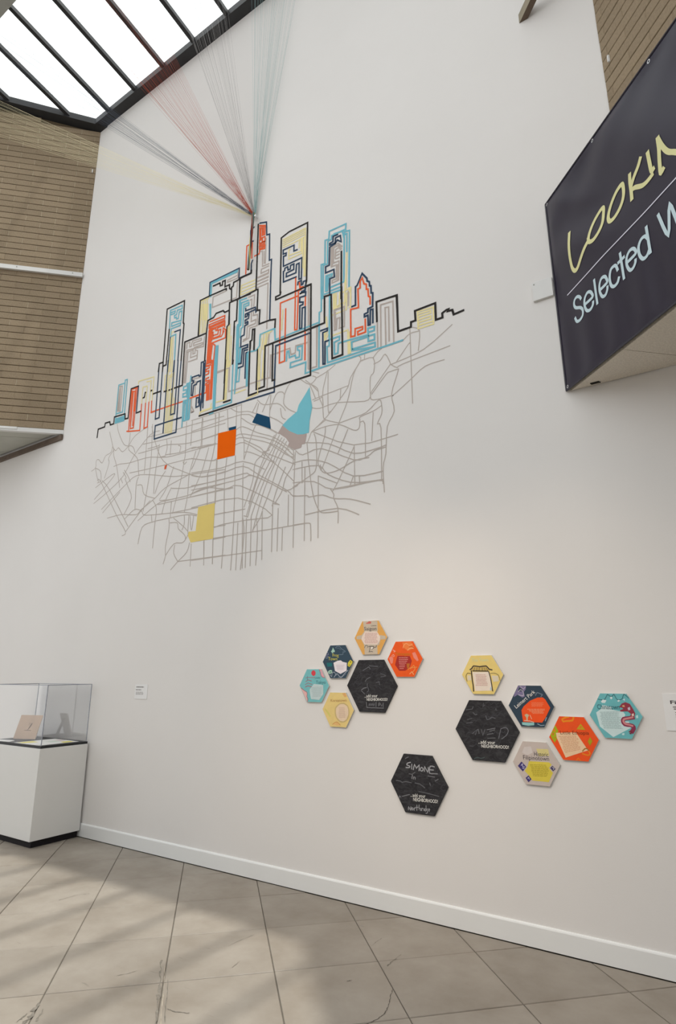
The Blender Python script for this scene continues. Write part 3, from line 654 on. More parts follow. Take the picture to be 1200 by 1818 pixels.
ROADS='''-6080,4437 -5993,4242 -5961,4175 -5949,4098 -5872,3949 -5777,3671
-5942,4504 -5904,4396 -5777,4209 -5674,4164
-5991,4226 -5925,4160 -5873,4186 -5786,4115 -5674,4164 -5595,4132 -5553,4058
-5674,4327 -5672,4230 -5679,4173 -5581,4268 -5359,4333
-5674,4164 -5667,4111 -5549,4021 -5487,3950 -5459,3810 -5441,3751
-5991,4226 -6014,4156 -6113,4132 -6169,4053 -6249,4115 -6294,4101 -6291,4017 -6369,3987
-5961,4175 -6049,4089 -6028,4024 -6090,3844
-6290,4009 -6187,3952 -6156,3826 -6222,3809
-6289,4002 -6249,3904 -6201,3820
-6248,3754 -5947,3861 -5920,3827 -6246,3606
-6249,3556 -5963,3675 -5731,3805 -5569,4018 -5305,4218 -5146,4231
-6227,3840 -6153,3811 -5794,3349 -5594,3122 -5650,3082
-6132,3822 -5963,3675 -5560,3178
-6085,3457 -5682,3682 -5494,3761 -5247,3728 -4892,3640 -4615,3607 -4087,3562
-6055,3410 -5768,3612
-5929,3960 -5820,3968 -5644,3947 -5477,3948 -5272,3941 -4992,3883 -4693,3874 -4238,3866
-5720,3875 -5644,3789 -5591,3708
-5693,3763 -5626,3658 -5543,3504 -5654,3328
-5772,3784 -5730,3719
-5738,3850 -5675,3780 -5693,3763
-5616,3819 -5377,3808 -5002,3796 -4667,3788 -4559,3772 -4294,3698 -4211,3707
-5594,3122 -5357,3324 -5211,3422
-5954,3331 -5707,3336 -5434,3295 -5359,3338 -5135,3436 -4974,3528 -4650,3601 -4598,3617
-5635,3271 -5482,3357 -5379,3341 -5336,3314 -5270,3264 -4924,3232 -4650,3203 -4455,3149
-5450,3738 -5479,3646 -5461,3354
-5458,3642 -5375,3627 -5320,3508 -5135,3436
-5394,3222 -5088,3362 -4939,3377 -4630,3378 -4407,3403 -4078,3418
-5172,3422 -5105,3338 -5094,3244 -5103,3154 -5109,2878
-5359,2953 -5313,3131 -5162,3169 -4881,3174 -4612,3172 -4462,3137
-4881,3174 -4869,3057 -4904,2873 -4894,2772 -4921,2688
-4857,3119 -4747,3104 -4723,3038 -4628,2963 -4606,2911 -4655,2880 -4779,2883 -4894,2772
-4807,3163 -4579,2993 -4606,2911
-4542,2866 -4576,2773 -4698,2690 -4797,2614
-4698,2690 -4769,2783 -4760,2868
-4515,2851 -4512,2623
-4332,2864 -4321,2615
-4210,2873 -4200,2615
-4698,2690 -4032,2683
-5359,4333 -5351,3761
-5279,4342 -5255,3966 -5269,3663 -5317,3318
-5286,4315 -5214,4126 -5091,3903 -4943,3777 -4767,3689 -4418,3544 -4085,3543
-5128,4064 -5165,3698 -5161,3494
-5014,4095 -4994,3993 -5015,3915
-4934,4063 -4937,3898
-4707,4230 -4693,3874 -4703,3782 -4737,3565 -4831,3218
-4615,4221 -4617,3937
-4453,4208 -4444,3873
-4261,4199 -4255,3870
-4210,4200 -4212,3977
-5417,4129 -5133,4108 -4603,4082 -4118,4072
-5343,4199 -5023,4181 -4647,4174 -4140,4155
-5487,4029 -5202,4025 -5008,4031 -4702,3976 -4451,3967 -4212,3977
-5326,4052 -5126,4050
-5015,3915 -4768,3890 -4570,3907 -4462,3877 -4239,3879
-5110,3907 -5013,3901
-4813,3981 -4774,3959 -4786,3894
-4878,3505 -4674,3469 -4481,3466 -4081,3468
-5078,3354 -4646,3355 -4090,3359
-5054,3396 -4865,3378 -4666,3377
-4530,3852 -4559,3779 -4614,3594 -4614,3388 -4650,3203
-4339,3850 -4381,3729 -4423,3609 -4514,3447 -4576,3356
-4720,3773 -4699,3742 -4665,3761
-4994,3720 -5080,3628 -5141,3491
-4865,3748 -4955,3525 -5055,3410
-4862,3352 -4862,3171
-5000,3243 -4958,3380 -4879,3511
-4335,3566 -4317,3214
-4218,3695 -4210,3221
-4577,3167 -4579,2993
-4506,3144 -4520,3010 -4538,3025 -4558,3152
-4850,3227 -4461,3224 -4211,3233
-4203,3111 -4059,3113
-4210,2986 -4050,2981
-4201,2860 -4043,2863
-5172,3256 -5153,3174
-4668,3018 -4638,3076 -4648,3177
-4053,4220 -3948,4152 -3814,4124 -3698,4068
-4630,4227 -4334,4223 -3901,4220
-4618,4097 -4507,4098 -3895,4111 -3712,4025
-4607,3968 -4210,3967
-4601,3897 -4363,3886 -4203,3864
-4461,4220 -4469,4089 -4462,3881 -4581,3660
-4271,4214 -4255,3862 -4338,3547
-4218,4214 -4211,3987
-4096,4217 -4073,3981
-3968,4224 -3964,3995
-3901,4227 -3895,3939 -3848,3824 -3838,3616
-3893,4071 -3758,3971 -3645,3931 -3487,3842 -3440,3806
-3970,3957 -3872,3973 -3673,3861 -3454,3759 -3229,3586
-3967,3890 -3851,3889 -3437,3718 -3213,3523
-3965,3857 -3849,3850 -3451,3684 -3213,3487
-3848,3824 -3636,3699 -3571,3635 -3418,3553 -3197,3436
-3962,3797 -3847,3797 -3666,3681 -3602,3642 -3511,3647
-3841,3693 -3760,3676 -3569,3573 -3446,3498 -3296,3361 -3208,3274
-4592,3785 -4287,3695 -4209,3699
-3688,4216 -3606,4142 -3434,4109 -3357,4050 -3326,4004
-3687,4190 -3747,4100
-3670,4172 -3698,4074
-3530,4226 -3619,4067
-3514,4222 -3524,4042 -3522,3991
-3524,4055 -3452,4204 -3391,4220 -3345,4181 -3350,4086 -3281,4005 -3178,3941
-3243,4300 -3302,4253 -3345,4175
-3387,4045 -3369,3952 -3324,3915
-3522,3991 -3429,3935 -3352,3872
-3502,3858 -3394,3783
-3693,3956 -3738,3876 -3838,3616
-3425,3802 -3511,3672 -3616,3607 -3692,3548 -3715,3367 -3813,3126
-3394,3770 -3480,3641 -3582,3514 -3654,3380 -3778,3036
-3363,3738 -3436,3656 -3506,3523 -3593,3393 -3707,3182 -3761,3022
-3333,3719 -3419,3603 -3475,3492 -3561,3363 -3715,3027 -3698,2989
-3303,3688 -3360,3615 -3445,3486 -3530,3333 -3613,3131 -3693,2870
-3273,3644 -3386,3498 -3497,3231 -3580,3066
-3222,3585 -3226,3442 -3309,3328 -3349,3205 -3433,3102
-3455,3784 -3541,3654 -3598,3542 -3648,3428 -3752,3153
-3513,3710 -3300,3553 -3213,3511
-3587,3639 -3492,3544 -3446,3511
-3468,3737 -3392,3683 -3272,3595
-3572,3648 -3602,3629 -3570,3598
-4577,3619 -4151,3589 -3853,3600 -3565,3461
-4575,3592 -4427,3550 -4130,3533 -3850,3549 -3624,3411 -3292,3207 -3220,3142 -3068,3116
-4565,3476 -4245,3464 -3830,3469 -3766,3450 -3561,3350 -3292,3189
-4561,3428 -4072,3419 -3828,3425 -3734,3432 -3469,3297 -3306,3203 -3166,3231
-4558,3388 -4346,3417 -4069,3355 -3872,3352 -3375,3081
-4555,3355 -3969,3350
-4544,3235 -3898,3232 -3459,2995 -3775,2994 -4079,2995 -4194,2980
-4203,3112 -3797,3106
-4203,2870 -3816,2868 -3470,2863 -3214,2862 -3064,2863
-4497,2682 -3580,2676
-4339,3560 -4315,3231
-4209,3692 -4203,3226
-4072,3690 -4090,3435 -4067,2932 -4076,2560
-3955,3679 -3941,2987 -3954,2531
-3844,3579 -3842,3390 -3807,2534
-3885,2980 -3888,2525
-3824,3019 -3800,2860 -3829,2525
-3776,3012 -3769,2536
-3715,3015 -3709,2548
-3653,3006 -3631,2838 -3641,2546
-3580,3054 -3569,2590
-3455,3093 -3455,2651
-3388,3048 -3391,2649
-3333,2856 -3335,2648
-3270,3156 -3270,2870
-3200,3556 -3208,3274 -3207,2661
-3085,3390 -3086,2950
-4338,2856 -4319,2615
-4211,2865 -4202,2615
-3809,3041 -3761,3022
-3693,2882 -3607,2987 -3580,3054
-3375,3081 -3448,3104
-3312,3435 -3408,3239 -3462,3083
-3090,4256 -3007,4174 -2942,4098
-3149,4281 -3040,4198 -2967,4242 -3008,4276
-3008,4319 -2935,4283
-2967,4242 -2847,4271 -2752,4313
-2839,4282 -2886,4111 -2901,4030 -2989,4012
-2831,4266 -2831,3886 -2807,3866
-3040,4198 -2973,4036
-3023,4193 -2950,4129 -2933,4039 -2893,3944 -2885,3858 -2862,3797 -2709,3726
-3005,4030 -2894,4042 -2617,4062
-3013,3954 -2925,3924 -2738,3930 -2444,3865 -2386,3896 -2371,3938 -2185,4137
-2494,4317 -2480,4270 -2586,4136 -2617,4048 -2708,3950 -2846,3821 -3018,3711
-2436,4312 -2444,4266 -2480,4263 -2556,4155 -2618,3925 -2724,3709 -2891,3346 -2914,3377
-2480,4263 -2350,4256 -2346,4119 -2382,4076 -2386,3915 -2359,3855 -2180,3845 -2153,3851 -1990,3946 -1858,4022 -1689,4027
-2350,4256 -2306,4297 -2263,4317
-2344,4193 -2280,4207 -2230,4252 -2184,4156 -2185,4137
-2123,4144 -2004,4272 -1990,4274
-2185,4137 -2116,4142 -1864,4179 -1605,4318
-2184,4143 -2118,4089 -2063,4106 -1634,4135
-2105,4072 -2187,4071 -2228,4056 -2372,3912
-2105,4072 -2120,4024 -2179,3858 -2158,3698 -2228,3576 -2248,3342 -2278,3225 -2271,3011
-2056,4323 -1987,4367 -1895,4361
-1958,4417 -1895,4361 -1915,4183
-1985,4420 -1986,3723
-2854,3795 -3003,3721 -3034,3674 -3058,3624
-2709,3726 -2576,3739 -2431,3756 -2303,3840 -2277,3781 -2279,3703 -2322,3624 -2289,3578 -2294,3130
-2496,3706 -2489,3731 -2361,3751 -2277,3781
-2496,3706 -2505,3629 -2562,3624 -2709,3712 -2861,3729 -2987,3718
-2497,3680 -2447,3655 -2446,3359
-2361,3738 -2381,3484
-2692,4056 -2700,3948
-3003,3714 -2564,3487 -2132,3484
-2557,3485 -2555,3116
-2557,3472 -2726,3185 -2786,3106
-3098,3626 -2830,3559 -2565,3410 -2355,3403 -2246,3416
-3195,3571 -3112,3512 -2907,3529 -2566,3352 -2425,3354 -2355,3390 -2247,3398
-2621,3644 -2725,3444
-2986,3690 -2962,3602 -2960,3360 -3030,3294 -3221,3222
-2861,3729 -2869,3635 -2938,3435 -2922,3352 -2860,3288 -2726,3288 -2552,3343 -2411,3339
-3225,3454 -3048,3451 -2830,3374 -2568,3206 -2279,3194
-3224,3392 -2937,3375 -2830,3269 -2597,3155 -2375,3127 -2288,3123
-2937,3276 -2741,3175
-2937,3276 -2936,2714
-2756,3127 -2281,3122
-3221,3263 -2983,3232 -2771,3123 -2334,3125 -2282,3085
-2808,3136 -2771,3078 -2771,3040 -2728,2946 -2728,2816
-3219,3135 -3059,3115 -3036,3098 -2890,3092 -2771,3040 -2598,3006 -2406,2931
-3073,2941 -2728,2946 -2517,2858
-3014,3212 -2981,3075 -2920,2950 -2845,2926 -2728,2921
-3086,3385 -3085,2707
-3213,2865 -3041,2860 -3017,2825 -3013,2698
-2511,3196 -2505,3132
-2568,3206 -2604,3125
-3066,3626 -3047,3445 -3014,3212
-3119,3446 -3116,3243
-2894,4028 -2885,3942'''
PATCH={
'orange':'''-4215,3981 -3959,3968 -3964,3687 -4209,3692''',
'navy':'''-4066,4006 -3965,4002 -3963,3970 -4059,3974
-3690,4072 -3522,3988 -3502,3858 -3746,3988''',
'cyan':'''-3041,4172 -3030,4075 -3008,3958 -3037,3832 -3044,3713 -3110,3713 -3174,3725 -3276,3786 -3359,3862 -3294,3908 -3186,3961 -3165,4024 -3094,4105''',
'taupe':'''-3359,3862 -3276,3786 -3174,3725 -3110,3713 -3068,3706 -3088,3615 -3123,3617 -3129,3588 -3207,3581 -3288,3641 -3274,3669 -3311,3720 -3410,3799''',
'yellow':'''-4444,3227 -4208,3233 -4207,2867 -4525,2867 -4571,2943 -4564,2985 -4461,2978''',
'red':'''-5011,3788 -4971,3792 -4987,3745 -5016,3744'''}
HEXES=[["saigon",[-2418,1854],[[-68.7,135.5],[71.3,128.5],[140.3,-6.5],[75.3,-127.5],[-71.7,-130.5],[-146.7,0.5]],"#e3a855",[["patch","#c9b9a4",[[-67.7,130.5],[63.3,124.5],[65.3,47.5],[61.3,43.5],[65.3,6.5],[88.3,15.5],[133.3,6.5],[133.3,-17.5],[88.3,-18.5],[75.3,-58.5],[58.3,-60.5],[60.3,-128.5],[-54.7,-126.5],[-60.7,-55.5],[-84.7,-12.5],[-129.7,-8.5],[-128.7,13.5],[-81.7,21.5],[-57.7,47.5],[-62.7,84.5]]],
["patch","#ecd8cb",[[-48.7,47.5],[58.3,43.5],[85.3,3.5],[82.3,-22.5],[58.3,-55.5],[-56.7,-50.5],[-84.7,-10.5],[-75.7,13.5]]],
["patch","#cf6a5c",[[-41.7,111.5],[-23.7,117.5],[-12.7,124.5],[8.3,121.5],[5.3,105.5],[-35.7,106.5]]],["text","#2f3142","Little",[7.3,84.5],[53.3,84.5],11.0],["text","#2f3142","Saigon",[-57.7,56.5],[54.3,53.5],28.0],["rows","#c99a92",[[-54.7,37.5],[60.3,33.5],[73.3,-49.5],[-59.7,-45.5]],9],["line","#33303a",3.5,[[-56.7,-77.5],[-47.7,-60.5],[-30.7,-60.5],[-27.7,-77.5]]],["line","#33303a",4.5,[[-21.7,-68.5],[1.3,-66.5],[27.3,-68.5],[26.3,-79.5],[9.3,-88.5]]],["line","#33303a",4.0,[[-4.7,-66.5],[-10.7,-95.5],[-16.7,-109.5]]],["line","#33303a",4.2,[[35.3,-76.5],[49.3,-72.5],[50.3,-58.5]]],["line","#33303a",3.5,[[-11.7,-107.5],[6.3,-105.5],[17.3,-108.5]]],
["patch","#f2ede6",[[4.3,-73.5],[18.3,-74.5],[18.3,-84.5],[0.3,-88.5]]]]],["town",[-2725,1676],[[-74.0,130.5],[77.0,126.5],[146.0,-2.5],[71.0,-128.5],[-74.0,-126.5],[-146.0,0.5]],"#2f4657",[["patch","#166a70",[[-110.0,-7.5],[-56.0,-8.5],[-56.0,-36.5],[-103.0,-38.5]]],["text","#d8cf55","Frog",[-51.0,39.5],[8.0,37.5],26.0],["text","#d8cf55","Town",[-94.0,12.5],[-6.0,9.5],26.0],
["patch","#a9cdbc",[[-48.0,111.5],[-39.0,97.5],[-28.0,82.5],[-32.0,74.5],[-44.0,73.5],[-55.0,64.5],[-60.0,74.5],[-67.0,80.5],[-60.0,85.5],[-52.0,97.5]]],["line","#6f8393",4.2,[[-23.0,106.5],[-9.0,117.5],[20.0,116.5],[32.0,100.5],[69.0,80.5],[66.0,73.5],[49.0,74.5],[49.0,55.5],[14.0,53.5]]],["line","#6f8393",2.4,[[-14.0,104.5],[9.0,105.5],[29.0,90.5]]],["line","#8d88ab",3.5,[[-100.0,74.5],[-91.0,55.5],[-117.0,51.5],[-117.0,41.5],[-91.0,41.5]]],["line","#8d9aab",3.5,[[-123.0,32.5],[-106.0,27.5],[-97.0,32.5]]],
["patch","#ece3e6",[[-42.0,-8.5],[0.0,7.5],[28.0,9.5],[46.0,-2.5],[85.0,-9.5],[83.0,-69.5],[25.0,-94.5],[-28.0,-71.5]]],["rows","#cdbcc6",[[-21.0,-24.5],[65.0,-25.5],[59.0,-67.5],[-12.0,-66.5]],7],
["patch","#d9c93c",[[119.0,12.5],[140.0,-1.5],[133.0,-17.5],[110.0,-42.5],[92.0,-32.5],[97.0,-7.5]]],
["patch","#6e6420",[[116.0,-0.5],[125.0,1.5],[125.0,-7.5],[116.0,-10.5]]],
["patch","#6e6420",[[102.0,-26.5],[112.0,-23.5],[110.0,-30.5],[103.0,-32.5]]],
["patch","#a9cdb8",[[-94.0,-73.5],[-76.0,-64.5],[-56.0,-66.5],[-54.0,-85.5],[-76.0,-94.5],[-95.0,-89.5]]],["line","#2f4657",4.0,[[-82.0,-80.5],[-62.0,-76.5],[-73.0,-82.5]]],["line","#a3aab6",4.5,[[-76.0,-99.5],[-59.0,-115.5],[-56.0,-89.5],[-33.0,-80.5],[-15.0,-105.5]]],["line","#a3aab6",5.4,[[-36.0,-119.5],[-9.0,-92.5],[13.0,-112.5],[36.0,-117.5],[65.0,-89.5],[96.0,-67.5]]],["line","#8d94a2",3.5,[[2.0,-124.5],[36.0,-121.5],[76.0,-92.5]]]]],["tokyo",[-2958,1491],[[-80.0,129.8],[65.0,129.8],[146.0,0.8],[77.0,-129.2],[-65.0,-130.2],[-143.0,-1.2]],"#77bdc0",[["patch","#d8404a",[[-28.0,103.8],[-17.0,117.8],[0.0,118.8],[14.0,105.8],[14.0,87.8],[3.0,75.8],[-11.0,74.8],[-28.0,87.8]]],["line","#a7707c",4.5,[[-85.0,58.8],[-54.0,63.8],[-8.0,61.8],[6.0,65.8]]],["line","#a7707c",5.5,[[-85.0,29.8],[-59.0,43.8],[-25.0,34.8]]],["line","#a7707c",4.8,[[-90.0,5.8],[-62.0,19.8],[-19.0,8.8]]],["line","#a7707c",6.5,[[-87.0,-12.2],[-62.0,-3.2],[-25.0,-9.2]]],["line","#5b6f7c",3.5,[[-68.0,74.8],[-68.0,38.8]]],["text","#3d7d86","Little",[9.0,52.8],[60.0,54.8],15.0],["text","#3d6d76","Tokyo",[19.0,12.8],[115.0,13.8],27.0],
["patch","#c3d3d3",[[-44.0,-31.2],[-2.0,12.8],[90.0,4.8],[92.0,-64.2],[52.0,-110.2],[-29.0,-105.2],[-41.0,-64.2]]],["rows","#a9bcbd",[[-30.0,-13.2],[82.0,-8.2],[74.0,-86.2],[-18.0,-94.2]],8],
["patch","#e6a5ae",[[51.0,128.8],[73.0,125.8],[104.0,65.8],[85.0,63.8],[71.0,81.8],[68.0,103.8]]],["line","#b8626e",4.0,[[51.0,128.8],[68.0,81.8],[85.0,65.8],[107.0,61.8]]],
["patch","#e6b5b2",[[-131.0,-23.2],[-101.0,-41.2],[-70.0,-56.2],[-68.0,-80.2],[-66.0,-106.2],[-66.0,-130.2],[-89.0,-93.2]]],["line","#a85a62",4.0,[[-131.0,-19.2],[-101.0,-39.2],[-73.0,-52.2],[-69.0,-71.2],[-71.0,-89.2],[-61.0,-104.2],[-67.0,-130.2]]]]],["korea",[-2726,1312],[[-88.5,131.0],[71.5,134.0],[148.5,-5.0],[79.5,-126.0],[-67.5,-129.0],[-143.5,-5.0]],"#e6cb83",[["patch","#dfaa6a",[[38.5,123.0],[71.5,126.0],[84.5,100.0],[62.5,95.0]]],
["patch","#e6b878",[[-53.5,-107.0],[-9.5,-86.0],[28.5,-112.0],[-9.5,-118.0]]],["line","#cf9450",4.5,[[-50.5,-111.0],[-28.5,-95.0],[-3.5,-94.0],[20.5,-113.0]]],
["patch","#d8cc70",[[-123.5,8.0],[-92.5,-17.0],[-69.5,-47.0],[-75.5,-60.0],[-103.5,-27.0],[-128.5,-1.0]]],["line","#cbb27c",8.8,[[18.5,44.0],[56.5,48.0],[89.5,29.0],[100.5,1.0],[100.5,-33.0],[82.5,-72.0],[50.5,-88.0],[17.5,-85.0],[-14.5,-58.0],[-24.5,-24.0],[-22.5,11.0],[-3.5,29.0],[18.5,44.0]]],
["patch","#e6cdb0",[[18.5,40.0],[56.5,43.0],[86.5,27.0],[96.5,-1.0],[96.5,-31.0],[78.5,-68.0],[50.5,-84.0],[20.5,-81.0],[-9.5,-56.0],[-18.5,-24.0],[-17.5,9.0],[-0.5,27.0]]],["rows","#cbab98",[[7.5,16.0],[67.5,20.0],[74.5,-59.0],[7.5,-66.0]],8],["text","#b4854f","Koreatown",[-68.5,57.0],[81.5,62.0],22.0]]],["orange",[-2126,1688],[[-68.5,129.5],[69.5,127.5],[143.5,-1.5],[67.5,-130.5],[-67.5,-127.5],[-144.5,2.5]],"#ee5a14",[["patch","#f0803c",[[-17.5,120.5],[57.5,121.5],[82.5,79.5],[60.5,70.5],[27.5,59.5],[-4.5,79.5]]],["line","#f6b078",3.8,[[-12.5,79.5],[-3.5,101.5],[18.5,112.5],[39.5,97.5],[67.5,106.5]]],["line","#f6b078",5.4,[[24.5,62.5],[44.5,76.5],[74.5,75.5]]],["line","#b84a14",4.0,[[39.5,85.5],[61.5,89.5],[79.5,77.5]]],
["patch","#ee8c78",[[62.5,42.5],[86.5,48.5],[101.5,20.5],[113.5,-10.5],[100.5,-17.5],[74.5,6.5]]],
["patch","#ee8c78",[[-132.5,9.5],[-115.5,21.5],[-96.5,4.5],[-103.5,-29.5],[-120.5,-33.5]]],["line","#f4a890",4.4,[[-109.5,23.5],[-95.5,33.5],[-87.5,21.5],[-104.5,16.5]]],["line","#f4a890",6.6,[[-97.5,67.5],[-80.5,57.5],[-89.5,52.5]]],["text","#c07a10","Tehrangeles",[-76.5,28.5],[50.5,24.5],23.0],
["patch","#a82a20",[[-59.5,23.5],[42.5,20.5],[57.5,-14.5],[39.5,-58.5],[0.5,-84.5],[-49.5,-84.5],[-83.5,-41.5],[-71.5,-5.5]]],["rows","#d98a84",[[-56.5,13.5],[36.5,12.5],[-10.5,-77.5],[-46.5,-77.5]],7],
["patch","#c06a20",[[13.5,-32.5],[40.5,-32.5],[33.5,-68.5],[17.5,-68.5]]],["line","#f29a50",5.2,[[44.5,-70.5],[72.5,-47.5],[81.5,-73.5],[59.5,-96.5],[69.5,-112.5]]],["line","#f6b078",5.4,[[37.5,-107.5],[54.5,-91.5],[69.5,-110.5]]],["line","#f29a50",4.0,[[22.5,-77.5],[38.5,-65.5],[98.5,-59.5]]]]],
["chalk1",[-2419,1494],[[-111.2,193.0],[108.8,192.0],[218.8,0.0],[112.8,-192.0],[-109.2,-193.0],[-220.2,0.0]],"#2b2a2e",[["text","#e8e6e0","...add your",[-62.2,-86.0],[52.8,-82.0],24.0],["text","#f0eee8","NEIGHBORHOOD!",[-43.2,-110.0],[137.8,-106.0],21.0],["line","#8c8c90",3.5,[[-47.2,-120.0],[-42.2,-159.0],[103.8,-159.0]]],["line","#77777c",3.7,[[-25.2,-145.0],[-21.2,-129.0],[-14.2,-145.0],[-5.2,-128.0],[1.8,-145.0],[10.8,-128.0],[17.8,-144.0],[25.8,-129.0]]],["line","#8c8c90",3.5,[[39.8,-118.0],[37.8,-150.0]]],["line","#8c8c90",3.5,[[60.8,-146.0],[61.8,-124.0],[74.8,-126.0],[74.8,-135.0],[61.8,-138.0]]],["line","#77777c",3.2,[[80.8,-146.0],[88.8,-133.0],[89.8,-145.0]]],["line","#8c8c90",3.2,[[100.8,-121.0],[99.8,-152.0]]],["line","#77777c",5.6,[[-88.2,-31.0],[-67.2,-18.0],[-43.2,-14.0]]],["line","#77777c",4.2,[[-88.2,-38.0],[-60.2,-61.0]]],["line","#6a6a70",4.8,[[-73.2,113.0],[-44.2,126.0],[-20.2,139.0],[-8.2,122.0]]],["line","#6a6a70",4.0,[[-15.2,148.0],[24.8,144.0],[60.8,142.0]]],["line","#6a6a70",4.2,[[-54.2,32.0],[-38.2,49.0],[-9.2,62.0]]],["line","#5c5c62",5.6,[[-34.2,16.0],[-35.2,-8.0],[-23.2,-31.0],[-39.2,-47.0]]],["line","#5c5c62",4.9,[[41.8,23.0],[69.8,30.0],[72.8,7.0]]],["line","#5c5c62",4.2,[[82.8,89.0],[113.8,82.0],[125.8,72.0],[85.8,66.0]]]]],["gate",[-1535,1576],[[-76.0,129.5],[74.0,127.5],[146.0,-1.5],[78.0,-130.5],[-71.0,-129.5],[-151.0,4.5]],"#e6cc7c",[["text","#c9d0a8","Thai Town",[-71.0,86.5],[48.0,86.5],24.0],
["patch","#c8ac62",[[-60.0,57.5],[34.0,54.5],[61.0,30.5],[43.0,19.5],[-75.0,25.5],[-85.0,33.5]]],
["patch","#e9dacb",[[-69.0,16.5],[46.0,17.5],[61.0,-78.5],[59.0,-104.5],[-59.0,-108.5]]],["line","#3a3030",7.8,[[-87.0,32.5],[-72.0,41.5],[-58.0,57.5],[-14.0,52.5],[32.0,56.5],[50.0,36.5],[72.0,30.5]]],["line","#3a3030",8.1,[[-77.0,25.5],[-73.0,-43.5],[-70.0,-69.5],[-69.0,-110.5]]],["line","#3a3030",6.8,[[47.0,19.5],[57.0,-21.5],[62.0,-65.5],[66.0,-107.5]]],["line","#5a4c38",3.9,[[-112.0,-45.5],[-118.0,-11.5],[-105.0,9.5],[-80.0,5.5]]],["line","#5a4c38",3.2,[[59.0,6.5],[84.0,9.5],[113.0,-3.5],[123.0,-40.5]]],
["patch","#ddd0b8",[[-108.0,-3.5],[-83.0,-6.5],[-81.0,-37.5],[-107.0,-38.5]]],
["patch","#ddd0b8",[[66.0,-6.5],[110.0,-8.5],[113.0,-42.5],[74.0,-47.5]]],["line","#7d6a3a",4.2,[[-51.0,46.5],[-58.0,27.5]]],["line","#7d6a3a",4.2,[[-34.0,46.5],[-38.0,27.5]]],["line","#7d6a3a",4.2,[[-17.0,46.5],[-20.0,27.5]]],["line","#7d6a3a",4.2,[[3.0,46.5],[3.0,27.5]]],["line","#7d6a3a",3.5,[[17.0,45.5],[23.0,27.5]]],["line","#7d6a3a",4.2,[[31.0,43.5],[41.0,27.5]]],["line","#4a4034",6.8,[[-67.0,24.5],[43.0,22.5]]],["rows","#d3a8a0",[[-48.0,1.5],[31.0,1.5],[36.0,-76.5],[-51.0,-76.5]],8],
["patch","#b8cfd6",[[49.0,-86.5],[58.0,-78.5],[58.0,-98.5],[51.0,-104.5]]]]],["leimert",[-1220,1379],[[-77.3,131.3],[77.7,130.3],[144.7,-1.7],[69.7,-128.7],[-70.3,-127.7],[-144.3,-3.7]],"#2e4050",[["patch","#7d7396",[[-73.3,125.3],[-22.3,126.3],[-25.3,104.3],[-40.3,86.3],[-34.3,59.3],[-52.3,51.3],[-81.3,69.3],[-107.3,53.3],[-103.3,74.3],[-87.3,98.3]]],
["patch","#2e4050",[[-68.3,117.3],[-47.3,104.3],[-43.3,91.3],[-79.3,88.3]]],["line","#b9b2bf",4.6,[[-76.3,88.3],[-58.3,101.3],[-43.3,86.3],[-45.3,62.3],[-75.3,69.3]]],["line","#b9b2bf",3.6,[[-59.3,123.3],[-41.3,104.3],[-26.3,118.3]]],["text","#e9e5df","Leimert Park",[-96.3,-18.7],[36.7,84.3],25.1],["line","#6d7c8a",6.0,[[34.7,66.3],[46.7,84.3],[65.7,77.3],[78.7,72.3],[68.7,59.3]]],
["patch","#f4541a",[[-64.3,-27.7],[-48.3,-3.7],[-3.3,33.3],[46.7,53.3],[79.7,55.3],[94.7,43.3],[121.7,-7.7],[86.7,-67.7],[62.7,-98.7],[-59.3,-98.7]]],["rows","#f48a60",[[3.7,23.3],[87.7,25.3],[84.7,-2.7],[0.7,-5.7]],5],["rows","#f48a60",[[-38.3,-19.7],[91.7,-15.7],[80.7,-46.7],[10.7,-49.7]],5],
["patch","#c9b795",[[-47.3,-56.7],[-32.3,-47.7],[-17.3,-55.7],[-26.3,-71.7],[-29.3,-91.7],[-36.3,-92.7],[-36.3,-71.7]]],["line","#f2b08c",4.6,[[-11.3,-55.7],[-2.3,-78.7]]],
["patch","#93c6c4",[[-67.3,-101.7],[11.7,-100.7],[10.7,-116.7],[-28.3,-121.7],[-66.3,-116.7]]],["line","#e8c4b0",4.0,[[-50.3,-90.7],[-14.3,-91.7],[8.7,-98.7]]],["line","#8ca0ae",4.8,[[32.7,-107.7],[52.7,-116.7],[74.7,-113.7]]],["line","#8ca0ae",5.2,[[82.7,-87.7],[92.7,-66.7]]]]],
